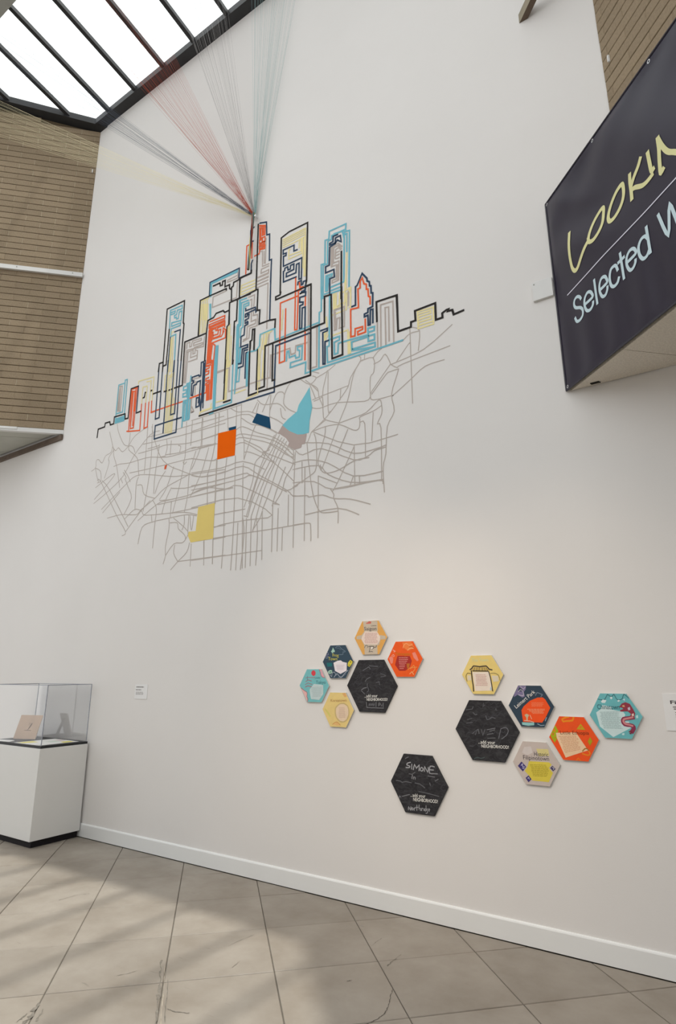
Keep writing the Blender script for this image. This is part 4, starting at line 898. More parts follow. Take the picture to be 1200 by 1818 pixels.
["chalk2",[-1531,1215],[[-117.3,193.3],[105.7,190.3],[218.7,1.3],[115.7,-192.7],[-103.3,-192.7],[-219.3,0.3]],"#28282b",[["text","#e8e6e0","...add your",[-62.3,-84.7],[54.7,-82.7],23.0],["text","#f0eee8","NEIGHBORHOOD!",[-41.3,-108.7],[144.7,-105.7],21.0],["line","#66666b",5.4,[[-65.3,0.3],[-56.3,4.3],[-52.3,-21.7]]],["line","#66666b",4.9,[[-35.3,5.3],[-26.3,-31.7],[-9.3,6.3]]],["line","#7a7a7e",4.0,[[4.7,5.3],[61.7,17.3]]],["line","#7a7a7e",3.6,[[20.7,-3.7],[58.7,7.3]]],["line","#7a7a7e",3.5,[[2.7,-24.7],[45.7,-16.7]]],["line","#6c6c72",4.8,[[98.7,11.3],[80.7,-45.7]]],["line","#6c6c72",4.9,[[99.7,15.3],[133.7,25.3],[149.7,6.3],[133.7,-23.7],[100.7,-46.7]]],["line","#7a7a7e",3.2,[[4.7,-47.7],[57.7,-43.7]]],["line","#66666b",3.7,[[-135.3,127.3],[-89.3,134.3],[-83.3,151.3]]],["line","#5c5c62",5.6,[[-99.3,-23.7],[-64.3,3.3],[-79.3,-30.7]]],["line","#5c5c62",5.6,[[2.7,92.3],[9.7,70.3],[34.7,78.3],[42.7,86.3],[66.7,79.3]]],["line","#5c5c62",5.6,[[-86.3,111.3],[-70.3,97.3],[-58.3,101.3]]],["line","#55555a",4.9,[[-7.3,174.3],[-13.3,151.3],[-0.3,163.3]]],["line","#55555a",4.9,[[70.7,131.3],[75.7,142.3],[81.7,128.3]]],["line","#55555a",5.6,[[-131.3,64.3],[-97.3,73.3]]],["line","#55555a",5.7,[[-137.3,41.3],[-94.3,47.3]]],["line","#55555a",3.6,[[-125.3,-103.7],[-96.3,-103.7]]],["line","#4c5a5a",4.8,[[-97.3,-181.7],[-72.3,-172.7],[-48.3,-176.7],[-23.3,-167.7]]]]],["ethiopia",[-975,1195],[[-78.7,128.8],[73.3,128.8],[146.3,0.8],[76.3,-128.2],[-70.7,-128.2],[-146.7,-2.2]],"#f2541a",[["patch","#a9b010",[[-102.7,72.8],[-86.7,39.8],[-98.7,16.8],[-98.7,-5.2],[-115.7,-31.2],[-133.7,-1.2],[-136.7,11.8],[-119.7,43.8]]],
["patch","#e08c1c",[[-119.7,46.8],[-107.7,52.8],[-102.7,38.8],[-112.7,29.8]]],
["patch","#e0641c",[[-124.7,23.8],[-115.7,26.8],[-116.7,15.8],[-125.7,12.8]]],
["patch","#e0641c",[[-113.7,-0.2],[-104.7,5.8],[-106.7,-6.2]]],
["patch","#f0cda6",[[-102.7,27.8],[17.3,36.8],[78.3,-63.2],[-57.7,-114.2],[-100.7,-0.2]]],["rows","#d8a27e",[[-91.7,8.8],[22.3,17.8],[47.3,-62.2],[-63.7,-91.2]],12],["line","#f0901c",10.2,[[-53.7,99.8],[-55.7,110.8],[-31.7,122.8],[-16.7,125.8]]],["line","#f0901c",10.2,[[-51.7,96.8],[-30.7,100.8],[3.3,104.8],[13.3,124.8]]],
["patch","#c9a41c",[[51.3,88.8],[75.3,52.8],[23.3,54.8]]],
["patch","#e0741c",[[43.3,70.8],[55.3,73.8],[55.3,65.8],[43.3,63.8]]],
["patch","#b3a014",[[98.3,13.8],[109.3,-10.2],[92.3,-37.2],[82.3,-12.2]]],["line","#a8742c",6.6,[[46.3,-70.2],[61.3,-55.2],[75.3,-55.2],[82.3,-65.2]]],["line","#f08a1c",7.5,[[44.3,-84.2],[76.3,-92.2],[88.3,-81.2],[81.3,-68.2]]],["line","#f0781c",6.7,[[5.3,-124.2],[17.3,-112.2],[29.3,-125.2]]],["text","#7a3410","Little Ethiopia",[-75.7,20.8],[94.3,26.8],22.1]]],["filipino",[-1219,1034],[[-73.2,129.3],[76.8,133.3],[145.8,4.3],[74.8,-131.7],[-74.2,-132.7],[-150.2,-2.7]],"#c8bab2",[["patch","#d9cb8a",[[9.8,87.3],[83.8,89.3],[88.8,51.3],[21.8,44.3]]],
["patch","#d3c9c4",[[-66.2,93.3],[-23.2,99.3],[-15.2,62.3],[-50.2,44.3],[-83.2,58.3]]],["text","#3d3640","Historic",[-6.2,42.3],[81.8,43.3],28.2],["text","#3d3640","Filipinotown",[-78.2,18.3],[83.8,20.3],27.1],
["patch","#ddc94c",[[-43.2,10.3],[81.8,12.3],[96.8,0.3],[78.8,-21.7],[100.8,-47.7],[70.8,-103.7],[-32.2,-102.7],[-50.2,-75.7],[-75.2,-49.7],[-56.2,-24.7]]],["rows","#a8962c",[[-41.2,-7.7],[77.8,-3.7],[76.8,-75.7],[-33.2,-79.7]],9],
["patch","#3f3574",[[-91.2,4.3],[-63.2,-24.7],[-87.2,-54.7],[-117.2,-23.7]]],["line","#c3c0d8",4.2,[[-95.2,-19.7],[-86.2,-8.7],[-85.2,-26.7],[-73.2,-25.7]]],["line","#c3c0d8",4.2,[[-88.2,-34.7],[-77.2,-36.7]]],
["patch","#4a4064",[[101.8,-5.7],[118.8,-23.7],[102.8,-38.7],[85.8,-20.7]]],["line","#b3b0c4",4.8,[[100.8,-14.7],[108.8,-19.7],[105.8,-27.7]]],
["patch","#3f3574",[[-52.2,-74.7],[-36.2,-95.7],[-56.2,-115.7],[-73.2,-90.7]]],["line","#b3b0c4",4.9,[[-59.2,-92.7],[-53.2,-86.7],[-49.2,-96.7]]]]],["china",[-718,1337],[[-78.5,132.2],[73.5,129.2],[146.5,-0.8],[74.5,-130.8],[-64.5,-130.8],[-151.5,1.2]],"#6db8bd",[["patch","#cfe3e3",[[-66.5,60.2],[-15.5,50.2],[-19.5,35.2],[45.5,23.2],[54.5,6.2],[28.5,-30.8],[69.5,-29.8],[75.5,-65.8],[-26.5,-121.8],[-95.5,-64.8],[-108.5,15.2],[-81.5,34.2]]],["line","#3d7078",4.3,[[-97.5,96.2],[-72.5,90.2],[-49.5,94.2],[-32.5,122.2],[-21.5,113.2],[-5.5,112.2],[4.5,124.2],[15.5,97.2],[31.5,91.2],[49.5,100.2],[60.5,125.2],[84.5,101.2]]],
["patch","#dfeaea",[[-73.5,80.2],[-61.5,92.2],[-41.5,87.2],[-51.5,72.2],[-68.5,72.2]]],
["patch","#dfeaea",[[-20.5,102.2],[-12.5,110.2],[-4.5,102.2],[-14.5,93.2]]],
["patch","#dfeaea",[[18.5,85.2],[27.5,92.2],[36.5,87.2],[24.5,80.2]]],
["patch","#cfdcea",[[49.5,94.2],[62.5,100.2],[61.5,86.2]]],
["patch","#c4e2e2",[[110.5,3.2],[122.5,9.2],[122.5,-7.8],[111.5,-10.8]]],
["patch","#c4e2e2",[[23.5,-98.8],[37.5,-94.8],[35.5,-107.8],[23.5,-107.8]]],["text","#2f5a66","Chinatown",[-98.5,35.2],[27.5,37.2],29.2],["rows","#a3bcbc",[[-91.5,19.2],[23.5,25.2],[33.5,-75.8],[-82.5,-77.8]],13],["line","#8e3350",21.6,[[96.5,-5.8],[71.5,-10.8],[43.5,-15.8],[36.5,-30.8],[45.5,-46.8],[69.5,-49.8],[87.5,-53.8],[91.5,-67.8],[78.5,-87.8]]],
["patch","#963648",[[30.5,57.2],[42.5,71.2],[63.5,79.2],[86.5,70.2],[101.5,39.2],[109.5,17.2],[101.5,-5.8],[87.5,-14.8],[78.5,-0.8],[85.5,13.2],[70.5,27.2],[48.5,26.2],[29.5,25.2],[28.5,33.2],[47.5,40.2],[42.5,46.2],[26.5,51.2]]],["line","#d48a8a",10.2,[[93.5,-4.8],[71.5,-10.8],[44.5,-17.8],[39.5,-30.8],[48.5,-43.8],[69.5,-48.8],[87.5,-53.8]]],
["patch","#d8a878",[[43.5,60.2],[54.5,63.2],[57.5,52.2],[44.5,52.2]]],
["patch","#d0c0d0",[[71.5,47.2],[84.5,53.2],[85.5,36.2],[73.5,33.2]]],
["patch","#e6d0c4",[[89.5,13.2],[101.5,17.2],[100.5,2.2],[89.5,1.2]]],["line","#7a2c3c",4.6,[[62.5,-87.8],[71.5,-81.8],[66.5,-98.8]]],["line","#7a2c3c",5.4,[[78.5,-84.8],[71.5,-98.8]]]]],
["chalk3",[-2050,837],[[-112.5,193.0],[107.5,192.0],[218.5,-1.0],[111.5,-194.0],[-107.5,-193.0],[-217.5,3.0]],"#29282c",[["text","#e8e6e0","...add your",[-65.5,-86.0],[50.5,-83.0],24.0],["text","#f0eee8","NEIGHBORHOOD!",[-44.5,-112.0],[142.5,-107.0],23.0],["line","#a8a8ac",6.8,[[-56.5,138.0],[-80.5,131.0],[-86.5,119.0],[-64.5,113.0],[-67.5,103.0],[-94.5,101.0]]],["line","#a8a8ac",6.2,[[-46.5,128.0],[-49.5,94.0]]],["line","#a8a8ac",6.8,[[-36.5,91.0],[-25.5,126.0],[-11.5,103.0],[10.5,125.0],[7.5,87.0]]],["line","#a8a8ac",6.3,[[28.5,112.0],[39.5,105.0],[36.5,91.0],[23.5,88.0],[17.5,99.0],[28.5,112.0]]],["line","#a8a8ac",6.1,[[49.5,86.0],[53.5,118.0],[74.5,84.0],[81.5,116.0]]],["line","#a8a8ac",6.1,[[127.5,122.0],[95.5,124.0],[87.5,81.0],[113.5,77.0]]],["line","#a8a8ac",6.3,[[90.5,101.0],[119.5,101.0]]],["line","#8c8c90",5.9,[[88.5,77.0],[148.5,79.0]]],["line","#8c8c90",5.4,[[-44.5,56.0],[-50.5,32.0]]],["line","#8c8c90",5.3,[[-38.5,29.0],[-35.5,43.0],[-23.5,42.0],[-24.5,30.0]]],["line","#6c6c70",4.5,[[-71.5,62.0],[-47.5,60.0],[-22.5,76.0]]],["line","#9c9ca0",5.9,[[-85.5,-173.0],[-82.5,-153.0],[-68.5,-173.0],[-64.5,-151.0]]],["line","#9c9ca0",5.5,[[-53.5,-156.0],[-46.5,-163.0],[-54.5,-171.0],[-61.5,-164.0],[-53.5,-156.0]]],["line","#9c9ca0",5.5,[[-40.5,-172.0],[-38.5,-156.0],[-29.5,-155.0]]],["line","#9c9ca0",5.4,[[-17.5,-134.0],[-19.5,-169.0]]],["line","#9c9ca0",4.5,[[-27.5,-151.0],[-8.5,-149.0]]],["line","#9c9ca0",5.4,[[-0.5,-132.0],[-3.5,-168.0],[0.5,-154.0],[9.5,-155.0],[9.5,-168.0]]],["line","#9c9ca0",5.4,[[17.5,-167.0],[19.5,-152.0],[27.5,-151.0]]],["line","#9c9ca0",5.5,[[34.5,-152.0],[35.5,-165.0]]],["line","#9c9ca0",4.9,[[52.5,-131.0],[50.5,-164.0],[41.5,-163.0],[42.5,-153.0],[51.5,-152.0]]],["line","#9c9ca0",4.9,[[63.5,-151.0],[56.5,-153.0],[58.5,-161.0],[64.5,-158.0],[64.5,-150.0],[60.5,-176.0],[48.5,-179.0]]],["line","#9c9ca0",5.5,[[67.5,-158.0],[78.5,-155.0],[75.5,-149.0],[68.5,-158.0],[76.5,-164.0]]],["line","#7c7c80",5.0,[[-155.5,-105.0],[-152.5,-91.0],[-140.5,-96.0]]],["line","#7c7c80",5.0,[[-130.5,-91.0],[-96.5,-80.0],[-71.5,-73.0]]],["line","#6c6c70",4.5,[[-176.5,9.0],[-141.5,8.0],[-127.5,1.0],[-97.5,8.0],[-54.5,4.0]]],["line","#66666a",4.9,[[0.5,-47.0],[47.5,-50.0],[102.5,-56.0],[152.5,-63.0]]],["line","#66666a",7.3,[[75.5,60.0],[126.5,57.0]]],["line","#66666a",6.3,[[129.5,32.0],[153.5,46.0]]],["line","#66666a",6.4,[[87.5,16.0],[91.5,1.0]]],["line","#66666a",6.4,[[-96.5,161.0],[-71.5,173.0]]],["line","#5c5c60",7.3,[[-25.5,6.0],[12.5,2.0],[48.5,-18.0]]]]]]
BANNER={"look":[[[253,4596],[243,4491],[232,4383],[234,4320],[256,4284],[290,4282],[340,4315],[397,4353],[443,4375]],[[443,4375],[464,4426],[510,4476],[571,4504],[605,4500],[602,4456],[585,4397],[543,4360],[490,4345],[451,4362],[447,4395]],[[799,4502],[754,4505],[703,4481],[661,4439],[642,4391],[654,4353],[695,4346],[745,4366],[783,4401],[801,4447],[799,4502]],[[874,4504],[865,4458],[863,4404],[858,4337]],[[981,4515],[950,4485],[903,4456],[871,4424]],[[865,4395],[897,4386],[955,4345],[1001,4335],[1044,4339]],[[1042,4494],[1041,4435],[1042,4367],[1061,4363]],[[1131,4505],[1126,4441],[1113,4376],[1103,4295],[1126,4298]],[[1133,4493],[1149,4430],[1173,4370],[1208,4328]]],"sel":[[[283,4042],[271,4065],[242,4085],[212,4079],[201,4049],[217,4016],[267,3984],[288,3952],[281,3916],[246,3903],[209,3915],[194,3951]],[[319,3974],[398,3975],[398,4003],[382,4028],[353,4038],[321,4013],[314,3966],[330,3920],[364,3905],[393,3921],[400,3941]],[[438,4078],[437,3902]],[[480,3971],[556,3972],[557,4002],[543,4027],[510,4036],[483,4007],[478,3961],[496,3914],[528,3903],[551,3924],[557,3944]],[[663,3986],[654,4023],[634,4035],[605,4029],[587,3987],[590,3931],[613,3905],[645,3908],[664,3932]],[[704,4076],[704,3896]],[[676,4027],[733,4027]],[[747,3973],[827,3974],[829,4002],[812,4023],[783,4028],[753,4005],[746,3957],[764,3911],[792,3903],[816,3920],[822,3939]],[[936,4073],[936,3898]],[[933,3999],[915,4026],[883,4027],[858,3995],[858,3943],[878,3902],[908,3898],[933,3923]],[[1035,4071],[1083,3897],[1123,4062]]],"rule":[[[137,4173],[1174,4165]]]}

# ------------------------------------------------------------------ setting: back wall, floor, baseboard
R2 = math.sqrt(0.5)
LX, RXW, BX = -7.09, -0.27, -0.78          # where the left brick, right brick and banner planes meet the white wall
WALL_TOP = 9.65
prism('wall_back', [(-13, 0), (6, 0), (6, 0.25), (-13, 0.25)], 0, WALL_TOP + 0.2, M_WALL, kind='structure')
floor = box('floor', -14, 7, -13, 0.2, -0.12, -0.006, mat('floor_joint_grout', (0.14, 0.122, 0.10), 0.8, 0.2, var=0.12, scale=15), kind='structure')
PITCH = 0.592; HALF = (PITCH-0.006)/2
tile_me = None
def tile_mesh(poly):
    n = len(poly); ins = 0.004
    cx = sum(p[0] for p in poly)/n; cy = sum(p[1] for p in poly)/n
    top = []
    for p in poly:
        dx, dy = cx-p[0], cy-p[1]; l = max(1e-6, math.hypot(dx, dy)); top.append((p[0]+dx/l*min(ins, l*0.2), p[1]+dy/l*min(ins, l*0.2), 0.0))
    V = [(p[0], p[1], -0.03) for p in poly] + [(p[0], p[1], -0.0025) for p in poly] + top
    F = [tuple(range(n))[::-1]]
    for r in range(2): F += [(r*n+i, r*n+(i+1) % n, (r+1)*n+(i+1) % n, (r+1)*n+i) for i in range(n)]
    F.append(tuple(range(2*n, 3*n)))
    return mesh('floor_tile', V, F, M_TILE)
FRONT = -0.017
for i in range(-18, 12):
    for j in range(-6, 20):
        a = -1.898 + PITCH*(i+0.5); b = 0.37 + PITCH*0.988*(j+0.5)
        cx, cy = (a-b)*R2, (a+b)*R2
        if not (-9.9 < cx < 1.7 and -4.2 < cy < 0.45): continue
        poly = [(cx+(u*HALF-v*HALF*0.988)*R2, cy+(u*HALF+v*HALF*0.988)*R2) for u, v in ((-1,-1),(1,-1),(1,1),(-1,1))]
        cl = clip(poly, 0, 1, FRONT)
        if len(cl) < 3: continue
        ar = abs(sum(cl[k][0]*cl[(k+1) % len(cl)][1]-cl[(k+1) % len(cl)][0]*cl[k][1] for k in range(len(cl))))/2
        if ar < 0.003: continue
        full = max(p[1] for p in poly) <= FRONT
        if full:
            if tile_me is None: tile_me = tile_mesh([(p[0]-cx, p[1]-cy) for p in poly])
            me = tile_me
        else:
            me = tile_mesh([(p[0]-cx, p[1]-cy) for p in cl])
        o = link('floor_tile', me, floor); o.location = (cx, cy, random.uniform(-0.0012, 0.0))
# wear on the slab: cracks, gouges and a rubbed joint
M_CRACK = mat('dark_crack', (0.12, 0.104, 0.088), 0.9, 0.1, var=0.1)
M_RUB = mat('rubbed_joint_dirt', (0.20, 0.178, 0.15), 0.9, 0.1, var=0.3, scale=30)
M_CHIP = mat('pale_chipped_edge', (0.36, 0.31, 0.25), 0.9, 0.1, var=0.2, scale=30)
wz = 0.0004
for pts, w, m in [
    ([[-1.943, -0.688], [-1.949, -0.619], [-1.945, -0.524]], 0.01, 1),
    ([[-1.801, -0.888], [-1.77, -0.968], [-1.743, -1.033], [-1.72, -1.108], [-1.723, -1.169], [-1.735, -1.211], [-1.754, -1.256]], 0.007, 0),
    ([[-3.06, -1.342], [-2.937, -1.458], [-2.675, -1.691], [-2.529, -1.823]], 0.016, 1),
    ([[-2.99, -1.377], [-2.78, -1.568], [-2.51, -1.81]], 0.01, 2),
    ([[-2.852, -1.476], [-2.721, -1.595], [-2.551, -1.755]], 0.008, 1),
    ([[-2.63, -1.667], [-2.578, -1.663], [-2.514, -1.638]], 0.008, 1),
    ([[-2.843, -1.541], [-2.738, -1.639]], 0.02, 1),
    ([[-3.208, -1.993], [-3.143, -2.06], [-3.1, -2.123], [-3.068, -2.157]], 0.025, 1),
    ([[-3.14, -2.01], [-3.069, -2.08]], 0.015, 1),
    ([[-3.14, -2.138], [-3.166, -2.075]], 0.012, 1),
    ([[-4.432, -1.124], [-4.414, -0.977], [-4.361, -0.928]], 0.006, 1),
    ([[-2.869, -0.999], [-2.866, -0.904], [-2.848, -0.795]], 0.004, 1),
    ([[-2.661, -1.183], [-2.677, -1.106]], 0.004, 1),
    ([[-3.123, -1.595], [-3.087, -1.542], [-3.075, -1.503]], 0.005, 1),
    ([[-2.041, -0.956], [-2.027, -0.932]], 0.008, 1),
    ([[-2.145, -0.523], [-2.153, -0.454], [-2.148, -0.394]], 0.003, 0)]:
    Q = [tuple(pts[0])]
    for p, q in zip(pts, pts[1:]):                                               # ragged: short steps that wander and change width
        for i in range(1, 7): Q.append((p[0]+(q[0]-p[0])*i/6+random.uniform(-1, 1)*w*0.35, p[1]+(q[1]-p[1])*i/6+random.uniform(-1, 1)*w*0.35))
    V, F = ribbon2d(Q, w)
    for i in range(0, len(V), 2):
        k = random.uniform(0.15, 0.9); c = ((V[i][0]+V[i+1][0])/2, (V[i][1]+V[i+1][1])/2)
        for e in (i, i+1): V[e] = (c[0]+(V[e][0]-c[0])*k, c[1]+(V[e][1]-c[1])*k)
    wz += 0.00006
    link('crack', mesh('crack', [(v[0], v[1], wz) for v in V], F, (M_CRACK, M_RUB, M_CHIP)[m]), floor)
# baseboard with a bevelled cap
prof = [(0, 0.004), (-0.014, 0.004), (-0.014, 0.113), (-0.011, 0.120), (-0.006, 0.125), (0, 0.125)]
V = [(x, p[0], p[1]) for x in (-12.9, 5.9) for p in prof]; n = len(prof)
F = [(i, (i+1) % n, n+(i+1) % n, n+i) for i in range(n)] + [tuple(range(n))[::-1], tuple(range(n, 2*n))]
link('baseboard_back', mesh('baseboard_back', V, F, M_BASE), kind='structure')

# ------------------------------------------------------------------ brick bulkheads
def brick_mesh(w, h, d=0.035):
    x, z, c = w/2, h/2, 0.004
    rings = [(x, z, 0.0), (x, z, d-c), (x-c, z-c, d)]
    V = [(sx*a, y, sz*b) for a, b, y in rings for sx, sz in ((-1,-1),(1,-1),(1,1),(-1,1))]
    F = []
    for r in range(2): F += [(r*4+i, r*4+4+i, r*4+4+(i+1) % 4, r*4+(i+1) % 4) for i in range(4)]
    F.append((8, 11, 10, 9)); F.append((0, 1, 2, 3))
    return mesh('brick', V, F, M_BRICK)
BL, BH, JT = 0.392, 0.0977, 0.007
FULL = brick_mesh(BL-JT, BH-JT)
def lay(parent, origin, rotz, sgn, s_max, z0, z1fun, phase, limit, pale):
    """running bond courses along local X, fronts towards +Y; sgn runs the courses away from the corner"""
    M = Matrix.Translation(origin) @ Matrix.Rotation(rotz, 4, 'Z')
    row = 0; z = z0; count = 0; light, same, rest = Join(), Join(), Join()       # rest: courses beyond the frame, joined
    while True:
        s = -(BL*0.5 if (row+phase) % 2 else 0.0) - 0.12
        if z + BH*0.6 > z1fun(0) and z + BH*0.6 > z1fun(s_max): break
        while s < s_max:
            a, b = max(s, 0.003), min(s+BL, s_max)
            if b-a > 0.03 and z + BH <= z1fun((a+b)/2) + 0.05 and count < limit:
                full = abs((b-a)-BL) < 1e-6
                me = FULL if full else brick_mesh(b-a-JT, BH-JT)
                o = link('brick', me, parent)
                o.matrix_local = M @ Matrix.Translation((sgn*(a+b)/2, -0.034+random.uniform(-0.0015, 0.0015), z+BH/2))
                count += 1
                if b < s_max - 0.01:                                             # the head joint beyond this brick
                    V, F = box_vf(sgn*b-JT*0.6, sgn*b+JT*0.6, -0.03, -0.0018, z+0.006, z+BH-0.006)
                    p = random.random() < pale
                    (light if p else same).add([M @ Vector(v) for v in V], F, M_MORTAR_LIGHT if p else M_BRICKJOINT)
            s += BL
        s -= BL
        e = s_max
        while e < 3.0:
            nx = s + BL if e == s_max else e + BL
            if nx - e > 0.03 and z + BH <= z1fun((e+nx)/2) + 0.05:
                w, x, h2 = nx-e-JT, sgn*(e+nx)/2, (BH-JT)/2
                V, F = box_vf(x-w/2, x+w/2, -0.034, 0.001, z+BH/2-h2, z+BH/2+h2)
                rest.add([M @ Vector(v) for v in V], F, M_BRICK)
            e = nx; s = nx
        z += BH; row += 1
    for j in (light, same):
        if j.V: j.build('head_joint', parent, kind='stuff')
    if rest.V: rest.build('outer_bricks', parent, kind='stuff')
    return count
skyz = lambda y: WALL_TOP + 0.07 - (y+0.10)*math.tan(math.radians(10))     # glass plane, rising away from the wall
# left: plane through (LX, 0) running out along (-1,-1)
def Lp(s, d=0.0): return (LX - s*R2 - d*R2, -s*R2 + d*R2)                     # d = depth behind the face
wl = prism('wall_left', [Lp(0, 0.028), Lp(3.2, 0.028), Lp(3.2, 0.3), (LX-0.3/R2, 0)], 4.70, lambda x, y: skyz(y)-0.05, M_MORTAR_SHADED, kind='structure')
n1 = lay(wl, Vector((LX, 0, 0)), math.radians(225), 1, 1.75, 4.703, lambda s: 7.03, 0, 140, 0.12)
n2 = lay(wl, Vector((LX, 0, 0)), math.radians(225), 1, 1.75, 7.09, lambda s: 9.586 + s*R2*math.tan(math.radians(10)), 1, 160, 0.72)
# white ledge across the bricks
ML = Matrix.Translation((LX, 0, 0)) @ Matrix.Rotation(math.radians(225), 4, 'Z')
def local_box(name, M, x0, x1, y0, y1, z0, z1, m, parent=None, **kw):
    V, F = box_vf(x0, x1, y0, y1, z0, z1)
    return link(name, mesh(name, [M @ Vector(v) for v in V], F, m), parent, **kw)
led = Join()
for a in ((0.0, 3.0, 0.0, 0.05, 7.03, 7.085), (0.0, 3.0, 0.046, 0.05, 7.02, 7.03)):
    V, F = box_vf(*a); led.add([ML @ Vector(v) for v in V], F, M_TRIMW)
ledge = led.build('trim_1', kind='structure', label='white painted ledge running across the left brick wall')
for s in (0.13, 0.86):
    V, F = tube_vf([ML @ Vector((s, 0.05, 7.06)), ML @ Vector((s, 0.054, 7.06))], 0.008, 8); F.append(tuple(range(8, 16)))
    link('screw_head', mesh('screw_head', V, F, M_GREYBEAM), ledge)
# left soffit: white edge strip, panels, dark gap and brown board on the wall
local_box('trim_2', ML, 0.0, 3.2, -0.05, 0.004, 4.645, 4.70, M_TRIMW, kind='structure', label='white metal edge strip under the left brick wall')
local_box('trim_3', ML, 0.57, 3.2, 0.004, 0.012, 4.668, 4.70, M_TRIMW, kind='structure', label='second short white strip lapped on the edge strip')
sl = prism('ceiling_left', [Lp(0.0, 0.06), Lp(3.2, 0.06), (LX-3.2*R2*2, -0.02), (LX-0.1, -0.02)], 4.69, 4.70, M_DARK, kind='structure', label='soffit under the left brick bulkhead')
tri = [Lp(0.05, 0.05), Lp(3.2, 0.05), (LX-3.2*R2*2, -0.045), (LX-0.12, -0.045)]
for lo, hi in ((0.0, 0.262), (0.27, 0.88), (0.888, 3.0)):
    # distance behind the face along (-R2, R2)
    p = clip(tri, -R2, R2, -LX*R2 + hi - 0.0)
    p = clip(p, R2, -R2, LX*R2 - lo)
    if len(p) >= 3: prism('soffit_panel', p, 4.66, 4.688, M_SOFFIT, sl)
box('trim_4', -12.9, LX+0.0, -0.03, 0.0, 4.565, 4.632, M_BROWN, kind='structure', label='dark brown board along the white wall under the left soffit')

# right: brick bulkhead and the balcony front that carries the banner
def Rp(s, d=0.0, x0=RXW): return (x0 + s*R2 + d*R2, -s*R2 + d*R2)
wr = prism('wall_right', [Rp(0, 0.028), Rp(3.0, 0.028), Rp(3.0, 0.3), (RXW+0.3/R2, 0)], 5.0, lambda x, y: skyz(y)-0.05, M_MORTAR_SHADED, kind='structure')
lay(wr, Vector((RXW, 0, 0)), math.radians(135), -1, 1.35, 5.03, lambda s: 7.55, 0, 130, 0.06)
MR = Matrix.Translation((BX, 0, 0)) @ Matrix.Rotation(math.radians(135), 4, 'Z')     # local -X runs out along the balcony, +Y faces the room
bal = prism('wall_balcony', [Rp(0, 0.03, BX), Rp(3.4, 0.03, BX), Rp(3.4, 0.40, BX), (BX+0.40/R2, 0)], 3.52, 5.0, M_STUCCO, kind='structure')
sr = prism('ceiling_right', [Rp(0.05, 0.05, BX), Rp(3.4, 0.05, BX), (BX+3.4*R2*2, -0.012), (BX+0.1, -0.012)], 3.512, 3.52, M_DARK, kind='structure', label='soffit under the balcony at the right')
tri = [Rp(0.0, 0.012, BX), Rp(3.4, 0.012, BX), (BX+3.4*R2*2, -0.010), (BX+0.03, -0.010)]
for lo, hi in ((-9.0, 0.0395), (0.0455, 1.25), (1.256, 4.0)):
    p = clip(tri, 1, -1, hi); p = clip(p, -1, 1, -lo)
    if len(p) >= 3: prism('soffit_panel', p, 3.488, 3.511, M_STUCCO, sr)
o = link('recess_box', mesh('recess_box', [(-0.625, -0.055, 3.4835), (-0.57, -0.055, 3.4835), (-0.56, -0.03, 3.4835), (-0.62, -0.03, 3.4835),
     (-0.625, -0.055, 3.488), (-0.57, -0.055, 3.488), (-0.56, -0.03, 3.488), (-0.62, -0.03, 3.488)], [(0,3,2,1),(4,5,6,7),(0,1,5,4),(1,2,6,5),(2,3,7,6),(3,0,4,7)], M_DARK), sr)
# white flecks stuck on the brick joints
def peg(name, M, s, z, h, label):
    V, F = box_vf(s-0.006, s+0.006, 0.001, 0.016, z-h/2, z+h/2)
    link(name, mesh(name, [M @ Vector(v) for v in V], F, M_TRIMW), label=label, cat='hook')
MRB = Matrix.Translation((RXW, 0, 0)) @ Matrix.Rotation(math.radians(135), 4, 'Z')
peg('wall_hook', ML, 0.05, 8.88, 0.06, 'small white hook on the left brick wall below the pale threads')
peg('wall_hook', MRB, -0.085, 6.05, 0.06, 'small white clip on the right brick wall above the banner')

# ------------------------------------------------------------------ skylight
win = empty('window_1', (LX, 0, WALL_TOP), kind='structure', label='sloping skylight of white panes in a black frame')
def wpart(name, V, F, m):
    return link(name, mesh(name, [(v[0]-LX, v[1], v[2]-WALL_TOP) for v in V], F, m), win)
YR, YE = -1.78, -8.4                                                        # ridge and far eave
def gz(y): return skyz(y) if y >= YR else skyz(YR) - (YR-y)*math.tan(math.radians(10))
def xmin(y): return LX + y
def xmax(y): return RXW - y
# frame bars: along the white wall and along both brick walls
V, F = box_vf(LX-0.0, RXW, -0.13, -0.0, WALL_TOP, WALL_TOP+0.10); wpart('frame', V, F, M_BLACK)
def side_bar(fn, inner):
    V = []
    for y in (0.0, YR, YE):
        for dx, dz in ((-0.06 if inner > 0 else 0.06, -0.072), (inner, -0.072), (inner, 0.03), (-0.06 if inner > 0 else 0.06, 0.03)): V.append((fn(y)+dx, y, gz(y)+dz))
    F = [(4*r+i, 4*r+(i+1) % 4, 4*r+4+(i+1) % 4, 4*r+4+i) for r in range(2) for i in range(4)] + [(0,1,2,3),(8,9,10,11)]
    wpart('frame', V, F, M_BLACK)
side_bar(xmin, 0.16); side_bar(xmax, -0.16)
bars = [-7.345 + 0.604*k for k in range(-6, 18)]
def slope_bar(x, w, y0, y1, h0, h1, m, name):
    V = []
    for y in (y0, y1):
        for dx, dz in ((-w/2, -h0), (w/2, -h0), (w/2, h1), (-w/2, h1)): V.append((x+dx, y, gz(y)+dz))
    F = [(0,1,2,3)[::-1], (4,5,6,7)] + [(i, (i+1) % 4, 4+(i+1) % 4, 4+i) for i in range(4)]
    wpart(name, V, F, m)
